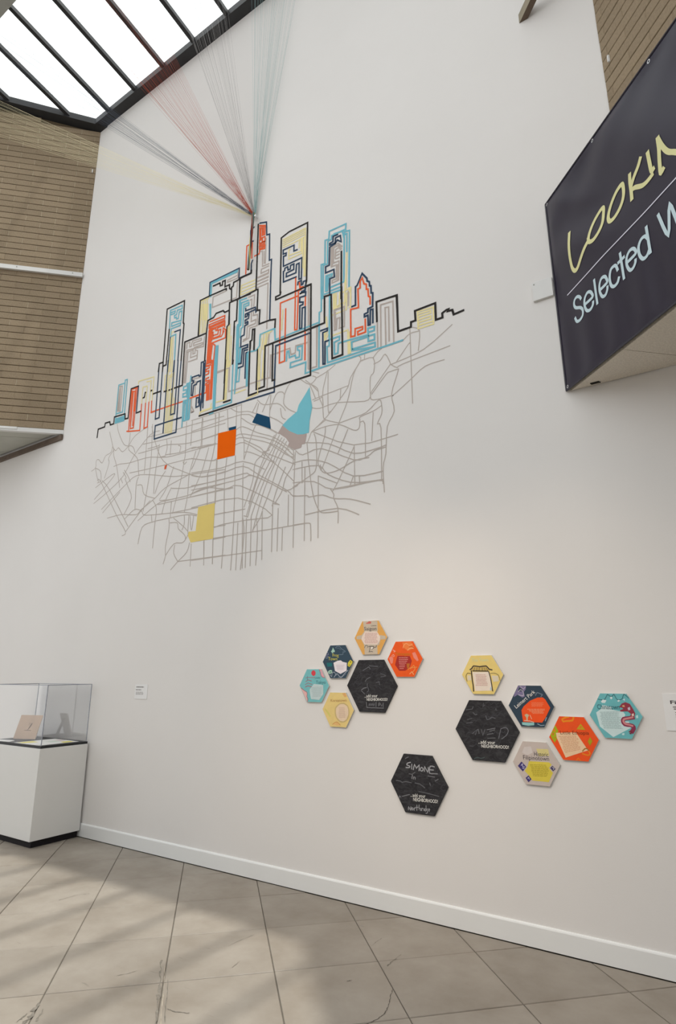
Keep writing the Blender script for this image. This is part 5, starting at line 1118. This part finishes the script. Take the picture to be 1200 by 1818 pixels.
for x in bars:
    ys = min(-0.08, x - LX if x < LX else -0.08, RXW - x if x > RXW else -0.08)
    if ys > YR + 0.05: slope_bar(x, 0.055, ys, YR, 0.040, 0.02, M_BLACK, 'mullion')
    if YE < min(YR, ys) - 0.05: slope_bar(x, 0.055, min(YR, ys), YE, 0.040, 0.02, M_BLACK, 'mullion')
for k in range(-7, 18):
    x0, x1 = -7.345+0.604*k, -7.345+0.604*(k+1)
    for ya, yb in ((-0.06, YR), (YR, YE)):
        q = [(x0, ya), (x1, ya), (x1, yb), (x0, yb)]
        q = clip(q, -1, 1, -LX); q = clip(q, 1, 1, RXW)
        if len(q) < 3: continue
        n = len(q); V = [(p[0], p[1], gz(p[1])+dz) for dz in (0.0, 0.006) for p in q]
        F = [tuple(range(n))[::-1], tuple(range(n, 2*n))] + [(i, (i+1) % n, n+(i+1) % n, n+i) for i in range(n)]
        wpart('pane', V, F, M_PANE)
# ridge beam closing the top of the slope
jb = Join()
V, F = box_vf(LX+YR, RXW-YR, YR-0.20, YR+0.06, skyz(YR)-0.24, skyz(YR)-0.02); jb.add(V, F, M_GREYBEAM)
V, F = box_vf(LX+YR, RXW-YR, YR-0.23, YR+0.085, skyz(YR)-0.26, skyz(YR)-0.235); jb.add(V, F, M_GREYBEAM)
jb.build('trim_5', kind='structure', label='pale grey ridge beam at the top of the skylight')
prism('added_wall_rear', [(-13.5, -9.8), (6, -9.8), (6, -9.5), (-13.5, -9.5)], 0, 5.6, M_ADDED_WALL, kind='structure')  # unseen wall added to dim banner reflections and grade light on the back wall
prism('added_wall_side', [(3.6, -9.4), (3.85, -9.4), (3.85, -0.01), (3.6, -0.01)], 0, 3.48, M_ADDED_WALL, kind='structure')  # unseen wall added to block light and darken the lower right

# ------------------------------------------------------------------ mural of tape and paint on the wall
mural = empty('wall_mural', (-3.8, 0, 4.2), 'colourful tape skyline above a grey street map on the white wall', 'mural')
TC = (('Y', 'yellow_tape', '#ebdda3', 0.0142), ('G', 'taupe_tape', '#b9aca4', 0.0135), ('C', 'blue_tape', '#74b7c6', 0.0172), ('O', 'orange_tape', '#ea6438', 0.0165),
      ('N', 'navy_tape', '#33455c', 0.0178), ('K', 'black_tape', '#2c2826', 0.0192))
LAYER = []                                                                    # bounding boxes already laid, so that crossings stack instead of clashing
def lay_strip(P, w):
    bb = (min(p[0] for p in P)-w, max(p[0] for p in P)+w, min(p[1] for p in P)-w, max(p[1] for p in P)+w)
    k = 0
    for o, ko in LAYER:
        if ko >= k and o[0] < bb[1] and bb[0] < o[1] and o[2] < bb[3] and bb[2] < o[3]: k = ko + 1
    LAYER.append((bb, k))
    return 0.0008 + k*2e-5
m = mat('grey_street_line', '#bab0a8', 0.75, 0.15, var=0.02, scale=8)
for line in ROADS.split('\n'):
    P = pts_of(line); V, F = ribbon2d(smooth(P), 0.0090); y = lay_strip(P, 0.011)
    if V: link('street_line', mesh('street_line', [(v[0]+3.8, -y, v[1]-4.2) for v in V], F, m), mural)
PATCH_Y = 0.0008 + (max(k for o, k in LAYER)+2)*2e-5
LAYER.append(((-9, 1, 0, 9), max(k for o, k in LAYER)+6))
for k, nm, col, w in TC:
    m = mat(nm, col, 0.7, 0.15, var=0.02, scale=8)
    for line in TAPE[k].split('\n'):
        P = pts_of(line); V, F = ribbon2d(P, w); y = lay_strip(P, w)
        if V: link(nm, mesh(nm, [(v[0]+3.8, -y, v[1]-4.2) for v in V], F, m), mural)
PC = {'orange': '#ee6406', 'navy': '#1f4a68', 'cyan': '#7bc2cf', 'taupe': '#b5a59f', 'yellow': '#e2cb7b', 'red': '#d9603a'}
PLAB = {'orange': ['orange square on the street map'], 'navy': ['thin navy sliver on top of the orange square', 'navy four-sided patch'], 'cyan': ['blue wedge-shaped patch'],
        'taupe': ['taupe patch below the blue wedge'], 'yellow': ['yellow L-shaped patch'], 'red': ['tiny orange patch at the left']}
for k in PATCH:
    for i, line in enumerate(PATCH[k].split('\n')):
        P = pts_of(line)
        me = mesh('map_patch', [(p[0]+3.8, -PATCH_Y-2e-5*i, p[1]-4.2) for p in P], [tuple(range(len(P)))[::-1]], mat('paint_'+k, PC[k], 0.85, 0.08, var=0.015, scale=6))
        link('map_patch', me, mural, label=PLAB[k][i])

# ------------------------------------------------------------------ hexagon panels
HL = {'saigon': ('pale orange hexagon panel reading Saigon, topmost of the left cluster', 'hexagon panel'),
 'town': ('navy hexagon panel with yellow lettering and a white text hexagon', 'hexagon panel'),
 'tokyo': ('turquoise hexagon panel with a red lantern dot and pink blossom edges', 'hexagon panel'),
 'korea': ('pale yellow hexagon panel with an oval text frame, bottom of the left cluster', 'hexagon panel'),
 'orange': ('orange hexagon panel with a dark red hexagon of text at its middle', 'hexagon panel'),
 'chalk1': ('large black chalkboard hexagon at the middle of the left cluster', 'chalkboard'),
 'gate': ('yellow hexagon panel drawn with a black roofed gate', 'hexagon panel'),
 'leimert': ('navy hexagon panel reading Leimert Park around an orange shape', 'hexagon panel'),
 'chalk2': ('large black chalkboard hexagon in the right cluster under the yellow gate panel', 'chalkboard'),
 'ethiopia': ('bright orange hexagon panel reading Little Ethiopia with green shapes', 'hexagon panel'),
 'filipino': ('grey hexagon panel reading Historic Filipinotown with a yellow text shape', 'hexagon panel'),
 'china': ('turquoise hexagon panel with a red dragon, farthest right on the wall', 'hexagon panel'),
 'chalk3': ('large black chalkboard hexagon chalked SIMONE, lowest and apart from both clusters', 'chalkboard')}
for name, c, cor, col, items in HEXES:
    big = name.startswith('chalk')
    R = 0.221 if big else 0.148; T = 0.014
    root = empty('chalkboard_hexagon' if big else 'hexagon_panel', (c[0]/1000, 0, c[1]/1000), HL[name][0], HL[name][1],
                 'chalkboard hexagons' if big else 'printed neighbourhood hexagons')
    bm_ = M_CHALK if big else mat('print_'+col, col, 0.5, 0.35, var=0.035, scale=22)
    em = mat('hexagon_edge_black' if big else 'hexagon_edge_white', (0.03, 0.03, 0.032) if big else (0.62, 0.60, 0.57), 0.6, 0.3, var=0.02)
    P = [(R*math.cos(math.radians(60*i)), R*math.sin(math.radians(60*i))) for i in range(6)]
    V = [(p[0], 0, p[1]) for p in P] + [(p[0], -T+0.001, p[1]) for p in P] + [(p[0]*0.994, -T, p[1]*0.994) for p in P]
    F = [tuple(range(6))] + [(i, (i+1) % 6, 6+(i+1) % 6, 6+i)[::-1] for i in range(6)] + [(6+i, 6+(i+1) % 6, 12+(i+1) % 6, 12+i)[::-1] for i in range(6)] + [tuple(range(12, 18))[::-1]]
    me = mesh('board', V, F, [em, bm_]); me.polygons[13].material_index = 1
    link('board', me, root)
    inside = lambda p: p                                                     # prints are clipped to the board below
    def clip6(poly):
        for i in range(6):
            a = math.radians(60*i+30); poly = clip(poly, math.cos(a), math.sin(a), R*math.cos(math.radians(30))*0.992)
            if len(poly) < 3: return []
        return poly
    rows = Join()
    y = -T - 0.0002
    for it in items:
        y -= 0.00006
        if it[0] == 'patch':
            P = [(p[0]/1000, p[1]/1000) for p in it[2]]
            art = Join()
            # clip each triangle of the (possibly concave) patch to the board outline
            from mathutils.geometry import tessellate_polygon
            for t in tessellate_polygon([[Vector((p[0], p[1], 0)) for p in P]]):
                q = clip6([P[i] for i in t])
                if len(q) >= 3: art.add([(p[0], y, p[1]) for p in q], [tuple(range(len(q)))], mat('print_'+it[1], it[1], 0.5, 0.35, var=0.03, scale=25))
            if art.V: art.build('printed_shape', root)
        elif it[0] == 'line':
            P = smooth([(p[0]/1000, p[1]/1000) for p in it[3]], k=2) if len(it[3]) > 3 else [(p[0]/1000, p[1]/1000) for p in it[3]]
            V, F = ribbon2d(P, it[2]/1000); lines = Join()
            for f in F:
                q = clip6([V[i] for i in f])
                if len(q) >= 3: lines.add([(p[0], y, p[1]) for p in q], [tuple(range(len(q)))], mat('print_'+it[1], it[1], 0.5, 0.35, var=0.03, scale=25))
            if lines.V: lines.build('chalk_stroke' if big else 'drawn_line', root)
        elif it[0] == 'text':
            a, b = [p/1000 for p in it[3]], [p/1000 for p in it[4]]
            V, F = text2d(it[2], a, b, it[5]/1000, 0.004 if big else 0.0)
            link('title_lettering', mesh('title_lettering', [(v[0], y-0.0002, v[1]) for v in V], F, mat('print_'+it[1], it[1], 0.5, 0.35, var=0.03, scale=25)), root)
        else:
            q = [(p[0]/1000, p[1]/1000) for p in it[2]]; n = it[3]
            for r in range(n):
                t = (r+0.5)/n
                a = [q[0][k]+(q[3][k]-q[0][k])*t for k in (0, 1)]; b = [q[1][k]+(q[2][k]-q[1][k])*t for k in (0, 1)]
                h = 0.42*math.hypot(q[3][0]-q[0][0], q[3][1]-q[0][1])/n
                s = random.uniform(0, 0.08); end = random.uniform(0.86, 1.0)
                while s < end:
                    e = min(end, s+random.uniform(0.06, 0.2))
                    A = (a[0]+(b[0]-a[0])*s, a[1]+(b[1]-a[1])*s); B = (a[0]+(b[0]-a[0])*e, a[1]+(b[1]-a[1])*e)
                    rows.add([(A[0], y-0.0001, A[1]), (B[0], y-0.0001, B[1]), (B[0], y-0.0001, B[1]+h), (A[0], y-0.0001, A[1]+h)], [(0, 1, 2, 3)], mat('print_'+it[1], it[1], 0.5, 0.35, var=0.03, scale=25))
                    s = e + 0.022
    if rows.V: rows.build('small_print', root, kind='stuff')
    if big:                                                                   # rubbed-out chalk: faint loops and dashes
        sm = Join(); rr = random.Random(name); yy = -T - 0.0001
        for i in range(46):
            a = rr.uniform(0, 6.283); q = R*0.82*math.sqrt(rr.random()); x, z = q*math.cos(a), q*math.sin(a)
            if z < -0.02 and rr.random() < 0.5: continue
            P = []; d = rr.uniform(-0.5, 0.9); n = rr.randint(4, 9); st = rr.uniform(0.006, 0.015)
            for k in range(n): P.append((x+math.cos(d)*st*k+rr.uniform(-1, 1)*st*0.5, z+math.sin(d)*st*k+rr.uniform(-1, 1)*st*0.9))
            V, F = ribbon2d(smooth(P), rr.uniform(0.0018, 0.0045)); yy -= 1e-6
            for f in F:
                q = clip6([V[i] for i in f])
                if len(q) >= 3: sm.add([(p[0], yy, p[1]) for p in q], [tuple(range(len(q)))], mat('old_chalk', '#454449', 0.8, 0.1, var=0.1, scale=120))
        sm.build('chalk_smudge', root, kind='stuff')

# ------------------------------------------------------------------ banner on the balcony
def wrinkle(s, z):
    u = s; v = z - 3.495
    w = 0.0100*math.sin(7*u+5*v+1.0)*math.exp(-((v-1.15)/0.42)**2)
    w += 0.0075*math.sin(16*(u*0.45+v*0.85)-0.6)*math.exp(-((u-0.30)/0.30)**2-((v-1.05)/0.35)**2)
    w += 0.0035*math.sin(24*u+1.5*v)*math.exp(-((v-0.15)/0.35)**2)
    w += 0.006*math.exp(-((u*0.75-(1.57-v))/0.07)**2)*math.exp(-(u/0.5)**2)
    w += 0.004*math.sin(11*u-9*v)*math.exp(-((v-1.45)/0.2)**2)
    edge = min(1.0, u/0.06, v/0.06, (1.57-v)/0.06)
    return max(0.0, edge)*w
def bpt(s, z, d=0.0):
    """point on the banner; d = distance in front of the cloth"""
    k = 0.012 + wrinkle(s, z) + d
    return (BX + s*R2 - k*R2, -s*R2 - k*R2, z)
ban = empty('exhibition_banner', (BX, 0, 3.495), 'dark purple vinyl banner with yellow and pale blue lettering on the balcony', 'banner')
bo = (BX, 0, 3.495)
def bmesh_(name, SZ, F, d, m, parent=ban, **kw):
    return link(name, mesh(name, [tuple(c-o for c, o in zip(bpt(s, z, d), bo)) for s, z in SZ], F, m), parent, **kw)
S0, S1, NS, NZ = 0.0, 3.1, 170, 90
SZ = [(S0+(S1-S0)*i/NS, 3.495+1.57*j/NZ) for j in range(NZ+1) for i in range(NS+1)]
F = [(j*(NS+1)+i, j*(NS+1)+i+1, (j+1)*(NS+1)+i+1, (j+1)*(NS+1)+i) for j in range(NZ) for i in range(NS)]
M_VINYL = mat('dark_purple_vinyl', (0.017, 0.0125, 0.028), 0.33, 0.38, var=0.04, scale=5)
c = bmesh_('banner_cloth', SZ, F, 0.0, M_VINYL)
for p in c.data.polygons: p.use_smooth = True
sol = c.modifiers.new('thickness', 'SOLIDIFY'); sol.thickness = 0.002; sol.offset = 0.0
# folded hem, a slim raised border
M_HEM = mat('banner_hem', (0.026, 0.022, 0.034), 0.4, 0.45, var=0.05, scale=8)
for a, b in (((0.0, 3.495), (3.1, 3.495)), ((0.0, 5.065), (3.1, 5.065)), ((0.0, 3.495), (0.0, 5.065))):
    n = 60; pts = [Vector(bpt(a[0]+(b[0]-a[0])*i/n, a[1]+(b[1]-a[1])*i/n, 0.001)) - Vector(bo) for i in range(n+1)]
    V, F = tube_vf(pts, 0.006, 6); link('hem', mesh('hem', V, F, M_HEM), ban)
M_METAL = mat('grommet_steel', (0.65, 0.65, 0.66), 0.3, 0.5, var=0.02, metal=0.9)
for s, z in ((0.022, 5.045), (0.022, 3.517), (0.60, 5.045), (1.15, 5.045), (1.75, 5.045), (1.2, 3.517), (2.3, 3.517)):
    me = bpy.data.meshes.new('grommet'); bm = bmesh.new()
    for i in range(12):
        for r in (0.0065, 0.012): bm.verts.new(tuple(k-o for k, o in zip(bpt(s+r*math.cos(i*math.pi/6), z+r*math.sin(i*math.pi/6), 0.003), bo)))
    bm.verts.ensure_lookup_table()
    for i in range(12): bm.faces.new([bm.verts[2*i], bm.verts[2*i+1], bm.verts[(2*i+3) % 24], bm.verts[(2*i+2) % 24]])
    bm.to_mesh(me); bm.free(); me.materials.append(M_METAL); link('grommet', me, ban)
def strokes(name, S, w, m, d, k=4, taper=False):
    j = Join()
    for st in S:
        P = [(p[0]/1000, p[1]/1000) for p in st]
        if len(P) > 3: P = smooth(P, closed=P[0] == P[-1], k=k)
        # resample long segments so letters follow the cloth
        Q = [P[0]]
        for p, q in zip(P, P[1:]):
            n = max(1, int(math.hypot(q[0]-p[0], q[1]-p[1])/0.03))
            Q += [(p[0]+(q[0]-p[0])*i/n, p[1]+(q[1]-p[1])*i/n) for i in range(1, n+1)]
        V, F = ribbon2d(Q, w); j.add([tuple(c-o for c, o in zip(bpt(v[0], v[1], d), bo)) for v in V], F, m); d += 0.00008
    return j.build(name, ban)
M_YEL = mat('pale_yellow_ink', '#dedaa0', 0.45, 0.4, var=0.02)
M_BLU = mat('pale_blue_ink', '#c5d9df', 0.45, 0.4, var=0.02)
M_INKW = mat('white_ink', '#d9d7e2', 0.45, 0.4, var=0.02)
BANNER['look'][-1] += [[BANNER['look'][-1][-1][0]+60, BANNER['look'][-1][-1][1]-40], [BANNER['look'][-1][-1][0]+110, BANNER['look'][-1][-1][1]+120]]
BANNER['sel'][-1] += [[1163, 3897], [1211, 4066]]
strokes('yellow_lettering', BANNER['look'], 0.029, M_YEL, 0.0036)
strokes('blue_lettering', BANNER['sel'], 0.0215, M_BLU, 0.0036)
strokes('white_rule', [[[137, 4171], [3000, 4171]]], 0.0085, M_INKW, 0.0036)

# ------------------------------------------------------------------ threads from the tower tip to the skylight
KNOT = Vector((-3.787000, -0.035000, 6.419000))
BUND = [
    ('yellow', 'pale yellow threads fanning left across the brown brick wall', '#e4dab4', 40, ((-8.314, -1.436, 9.956), (-8.24, -1.362, 9.23))),
    ('navy', 'navy threads fanning to the left corner of the skylight', '#4a5260', 36, ((-7.029, -1.751, 9.911), (-7.518, -1.5, 9.867))),
    ('red', 'red threads fanning to the middle of the skylight', '#b0492f', 48, ((-5.984, -1.403, 9.85), (-5.042, -0.847, 9.752))),
    ('grey', 'grey threads fanning steeply up to the skylight', '#9c9997', 34, ((-4.702, -0.646, 9.716), (-4.165, -0.328, 9.66))),
    ('teal', 'teal threads fanning straight up past the skylight edge', '#93b3b2', 34, ((-3.886, -0.14, 9.754), (-3.208, -0.05, 9.566)))]
for nm, lab, col, n, (A, B) in BUND:
    root = empty('thread_bundle', KNOT, lab, 'thread', 'coloured threads from the mural')
    m = mat('thread_'+nm, col, 0.7, 0.2, var=0.02)
    j = Join(); A = Vector(A); B = Vector(B)
    for i in range(n):
        t = (i + random.uniform(-0.35, 0.35))/(n-1)
        e = A.lerp(B, min(1, max(0, t))) - KNOT + Vector((0, random.uniform(-0.05, 0.05), random.uniform(-0.02, 0.02)))
        st = Vector((random.uniform(-0.012, 0.012), -random.uniform(0.0, 0.012), random.uniform(-0.012, 0.012)))
        V, F = tube_vf([st, st.lerp(e, 0.5), e], 0.0008 , 3); j.add(V, F, m)
    j.build('thread', root, kind='stuff')
    # the loose tail below the knot
    a = {'yellow': 0.5, 'navy': 1.8, 'red': 3.2, 'grey': 4.4, 'teal': 5.6}[nm]
    T = []
    for i in range(15):
        u = i/14
        T.append(Vector((-0.045*u + 0.010*math.cos(a+7*u)*(1-0.3*u), -0.022 + 0.006*math.sin(a+7*u), 0.03-0.70*u)))
    V, F = tube_vf(T, 0.008, 6); link('thread_tail', mesh('thread_tail', V, F, mat('thread_tail_'+nm, {'yellow': '#c9b66a', 'navy': '#343c4a', 'red': '#8f3520', 'grey': '#77726c', 'teal': '#55706a'}[nm], 0.7, 0.2, var=0.05)), root)
V, F = tube_vf([KNOT + Vector((0.03, 0.018, -0.02)), KNOT + Vector((0.03, -0.03, -0.02))], 0.012, 8); F += [tuple(range(8)), tuple(range(8, 16))]
link('anchor_hook', mesh('anchor_hook', V, F, M_METAL), label='small metal hook holding the thread knot at the tower top', cat='hook')

# ------------------------------------------------------------------ things on the wall
def sign(name, x0, x1, z0, z1, label, rows, t=0.004, title=None):
    root = empty(name, ((x0+x1)/2, 0, (z0+z1)/2), label, 'label')
    cx, cz = (x0+x1)/2, (z0+z1)/2
    box('card', x0-cx, x1-cx, -t, 0, z0-cz, z1-cz, mat('white_card', (0.80, 0.79, 0.78), 0.6, 0.3, var=0.01), root)
    if title:
        V, F = text2d(title[0], (title[1]-cx, title[2]-cz), (title[3]-cx, title[2]-cz), title[4], 0.02)
        link('title_lettering', mesh('title_lettering', [(v[0], -t-0.0006, v[1]) for v in V], F, mat('dark_ink', (0.06, 0.05, 0.05), 0.6, 0.2, var=0.02)), root)
    j = Join()
    for xa, xb, z, h, col in rows:
        s = xa
        while s < xb:
            e = min(xb, s+random.uniform(0.012, 0.035)); j.add([(s-cx, -t-0.0005, z-cz), (e-cx, -t-0.0005, z-cz), (e-cx, -t-0.0005, z+h-cz), (s-cx, -t-0.0005, z+h-cz)], [(0,1,2,3)], mat('ink_'+col, col, 0.6, 0.2, var=0.02)); s = e+0.005
    j.build('small_print', root, kind='stuff')
sign('wall_label', -5.205, -5.015, 1.342, 1.482, 'small square white wall label beside the display case', [(-5.185, -5.07, 1.452, 0.010, '#6e6764'), (-5.19, -5.105, 1.426, 0.008, '#8a8482'),
     (-5.185, -5.08, 1.404, 0.005, '#a09a98'), (-5.185, -5.07, 1.394, 0.005, '#a09a98'), (-5.185, -5.075, 1.384, 0.005, '#a09a98')])
sign('wall_label', -0.455, -0.20, 1.265, 1.468, 'white wall label cut by the right edge, right of the dragon panel', [(-0.408, -0.22, 1.392, 0.006, '#7d7673'), (-0.405, -0.24, 1.381, 0.006, '#7d7673'),
     (-0.40, -0.22, 1.362, 0.005, '#938c89'), (-0.40, -0.22, 1.350, 0.005, '#938c89'), (-0.40, -0.23, 1.339, 0.005, '#938c89')], title=('Filme', -0.418, 1.412, -0.315, 0.020))
pl = empty('wall_plate', (-0.87, 0, 4.345), 'blank white plate on the white wall, partly behind the banner', 'plate')
box('plate', -0.078, 0.068, -0.022, 0, -0.078, 0.078, mat('white_plate', (0.74, 0.73, 0.71), 0.5, 0.3, var=0.01), pl, bevel=0.003)
V, F = tube_vf([(-0.062, -0.021, 0.058), (-0.062, -0.0245, 0.058)], 0.005, 8); F.append(tuple(range(8, 16)))
link('screw', mesh('screw', V, F, M_GREYBEAM), pl)
# brown beam jutting out from the wall near the top
bm_o = Vector((-0.80, 0, 6.962))
d = Vector((R2, -R2, 0)); nrm = Vector((R2, R2, 0))
V = []
for t in (0.0, 2.4):
    for a, z in ((-0.026, 0.0), (0.026, 0.0), (0.026, 0.10), (-0.026, 0.10)):
        p = d*t + nrm*a
        if t == 0.0: p = p - d*(p.y/d.y)                                      # mitred flush to the wall
        V.append(tuple(p + Vector((0, 0, z))))
F = [(0,1,2,3), (4,5,6,7)[::-1]] + [(i, (i+1) % 4, 4+(i+1) % 4, 4+i)[::-1] for i in range(4)]
o = link('beam', mesh('beam', V, F, [M_BROWN, mat('lit_grey_brown', (0.30, 0.26, 0.19), 0.7, 0.2, var=0.1, scale=10)]), label='brown beam jutting from the white wall at the top of the picture', cat='beam')  # lighter second colour paints the light on the beam's side face
o.location = bm_o; o.data.polygons[5].material_index = 1

# ------------------------------------------------------------------ display case
CX0, CX1, CY0, CY1 = -6.90, -5.865, -0.545, -0.025
case = empty('display_case', ((CX0+CX1)/2, (CY0+CY1)/2, 0), 'white plinth display case with a clear acrylic cover against the wall', 'display case')
co = ((CX0+CX1)/2, (CY0+CY1)/2, 0)
M_PLINTH = mat('white_plinth_paint', (0.74, 0.73, 0.705), 0.5, 0.3, var=0.012, scale=3)
box('kick_base', CX0+0.03, CX1-0.03, CY0+0.035, CY1-0.005, 0.0, 0.062, mat('black_kick_base', (0.012, 0.010, 0.012), 0.6, 0.2, var=0.05), case, co)
box('plinth', CX0, CX1, CY0, CY1, 0.062, 0.882, M_PLINTH, case, co, bevel=0.003)
box('deck', CX0+0.004, CX1-0.004, CY0+0.004, CY1-0.004, 0.882, 0.905, mat('black_deck', (0.022, 0.022, 0.024), 0.5, 0.3, var=0.05), case, co)
GX0, GX1, GY0, GY1, GZ = CX0+0.014, CX1-0.014, CY0+0.014, CY1-0.014, 1.478
cover = link('acrylic_cover', None, case); cover.location = (0, 0, 0.905)
go = (co[0], co[1], 0.905)
t = 0.005
for a in ((GX0, GX1, GY0, GY0+t), (GX0, GX1, GY1-t, GY1), (GX0, GX0+t, GY0+t, GY1-t), (GX1-t, GX1, GY0+t, GY1-t)):
    box('acrylic_pane', a[0], a[1], a[2], a[3], 0.9055, GZ-t, M_ACRYL, cover, go)
box('acrylic_pane', GX0, GX1, GY0, GY1, GZ-t+0.0005, GZ, M_ACRYL, cover, go)
e = 0.0035
for x in (GX0, GX1):
    for y in (GY0, GY1): box('acrylic_edge', x-e, x+e, y-e, y+e, 0.9055, GZ, M_ACRYL_EDGE, cover, go)
for y in (GY0, GY1): box('acrylic_edge', GX0, GX1, y-e, y+e, GZ-e, GZ+e, M_ACRYL_EDGE, cover, go)
for x in (GX0, GX1): box('acrylic_edge', x-e, x+e, GY0, GY1, GZ-e, GZ+e, M_ACRYL_EDGE, cover, go)
# what lies in it

M_PAPER = mat('white_paper', (0.78, 0.765, 0.74), 0.7, 0.2, var=0.02, scale=20)
bk = empty('booklet', (-6.60, -0.30, 0.907), 'tan booklet leaning back on an added stand inside the display case', 'booklet')
MB = Matrix.Rotation(math.radians(17), 4, 'Z') @ Matrix.Rotation(math.radians(-18), 4, 'X')
def bk_box(name, x0, x1, y0, y1, z0, z1, m, **kw):
    V, F = box_vf(x0, x1, y0, y1, z0, z1); return link(name, mesh(name, [MB @ Vector(v) for v in V], F, m), bk, **kw)
bk_box('cover', -0.145, 0.145, -0.004, 0.0, 0.004, 0.255, mat('tan_booklet_cover', (0.52, 0.375, 0.275), 0.7, 0.2, var=0.10, scale=9))
bk_box('pages', -0.142, 0.142, 0.0, 0.008, 0.006, 0.252, M_PAPER)
j = Join(); ink = mat('brown_ink', (0.12, 0.08, 0.06), 0.7, 0.2, var=0.05)
for P, w in (([(0.008, 0.10), (0.022, 0.13), (0.03, 0.165)], 0.007), ([(0.02, 0.115), (0.034, 0.145), (0.042, 0.17)], 0.006), ([(0.0, 0.155), (0.012, 0.172)], 0.004), ([(-0.035, 0.094), (0.055, 0.094)], 0.004)):
    V, F = ribbon2d(P, w); j.add([MB @ Vector((v[0], -0.0045, v[1])) for v in V], F, ink)
j.build('cover_drawing', bk)
V, F = box_vf(-0.05, 0.05, -0.004, 0.0, 0.0, 0.21)
MS = Matrix.Rotation(math.radians(17), 4, 'Z') @ Matrix.Translation((0, 0.135, 0.0)) @ Matrix.Rotation(math.radians(19), 4, 'X')
link('stand', mesh('stand', [MS @ Vector(v) for v in V], F, mat('shadow_grey_stand', (0.36, 0.35, 0.34), 0.5, 0.3, var=0.03)), bk)  # added stand, its grey standing in for the shadow behind the booklet
def sheet(name, C, z, label):
    n = len(C); cx = sum(c[0] for c in C)/n; cy = sum(c[1] for c in C)/n
    o = prism(name, [(c[0]-cx, c[1]-cy) for c in C], 0.0, 0.0015, M_PAPER, label=label, cat='paper'); o.location = (cx, cy, z)
    return o, cx, cy
sh, cx, cy = sheet('paper_sheet', [(-6.40, -0.515), (-5.93, -0.52), (-5.93, -0.09), (-6.40, -0.07)], 0.9055, 'large white map sheet with yellow patches lying in the display case')
for C, col in (([(-6.38, -0.49), (-6.26, -0.50), (-6.22, -0.36), (-6.37, -0.33)], '#e2d66a'), ([(-6.06, -0.22), (-5.945, -0.25), (-5.945, -0.14), (-6.05, -0.12)], '#e2d66a'), ([(-6.2, -0.3), (-6.08, -0.3), (-6.08, -0.2), (-6.2, -0.2)], '#cfd8cc'), ([(-6.25, -0.17), (-6.12, -0.18), (-6.12, -0.10), (-6.26, -0.09)], '#d6c8c4')):
    link('printed_area', mesh('printed_area', [(c[0]-cx, c[1]-cy, 0.0018) for c in C], [(0, 1, 2, 3)], mat('print_'+col, col, 0.6, 0.2, var=0.03)), sh)
sheet('paper_sheet', [(-6.84, -0.43), (-6.60, -0.40), (-6.52, -0.50), (-6.80, -0.525)], 0.9055, 'plain white sheet lying in front of the leaning booklet')
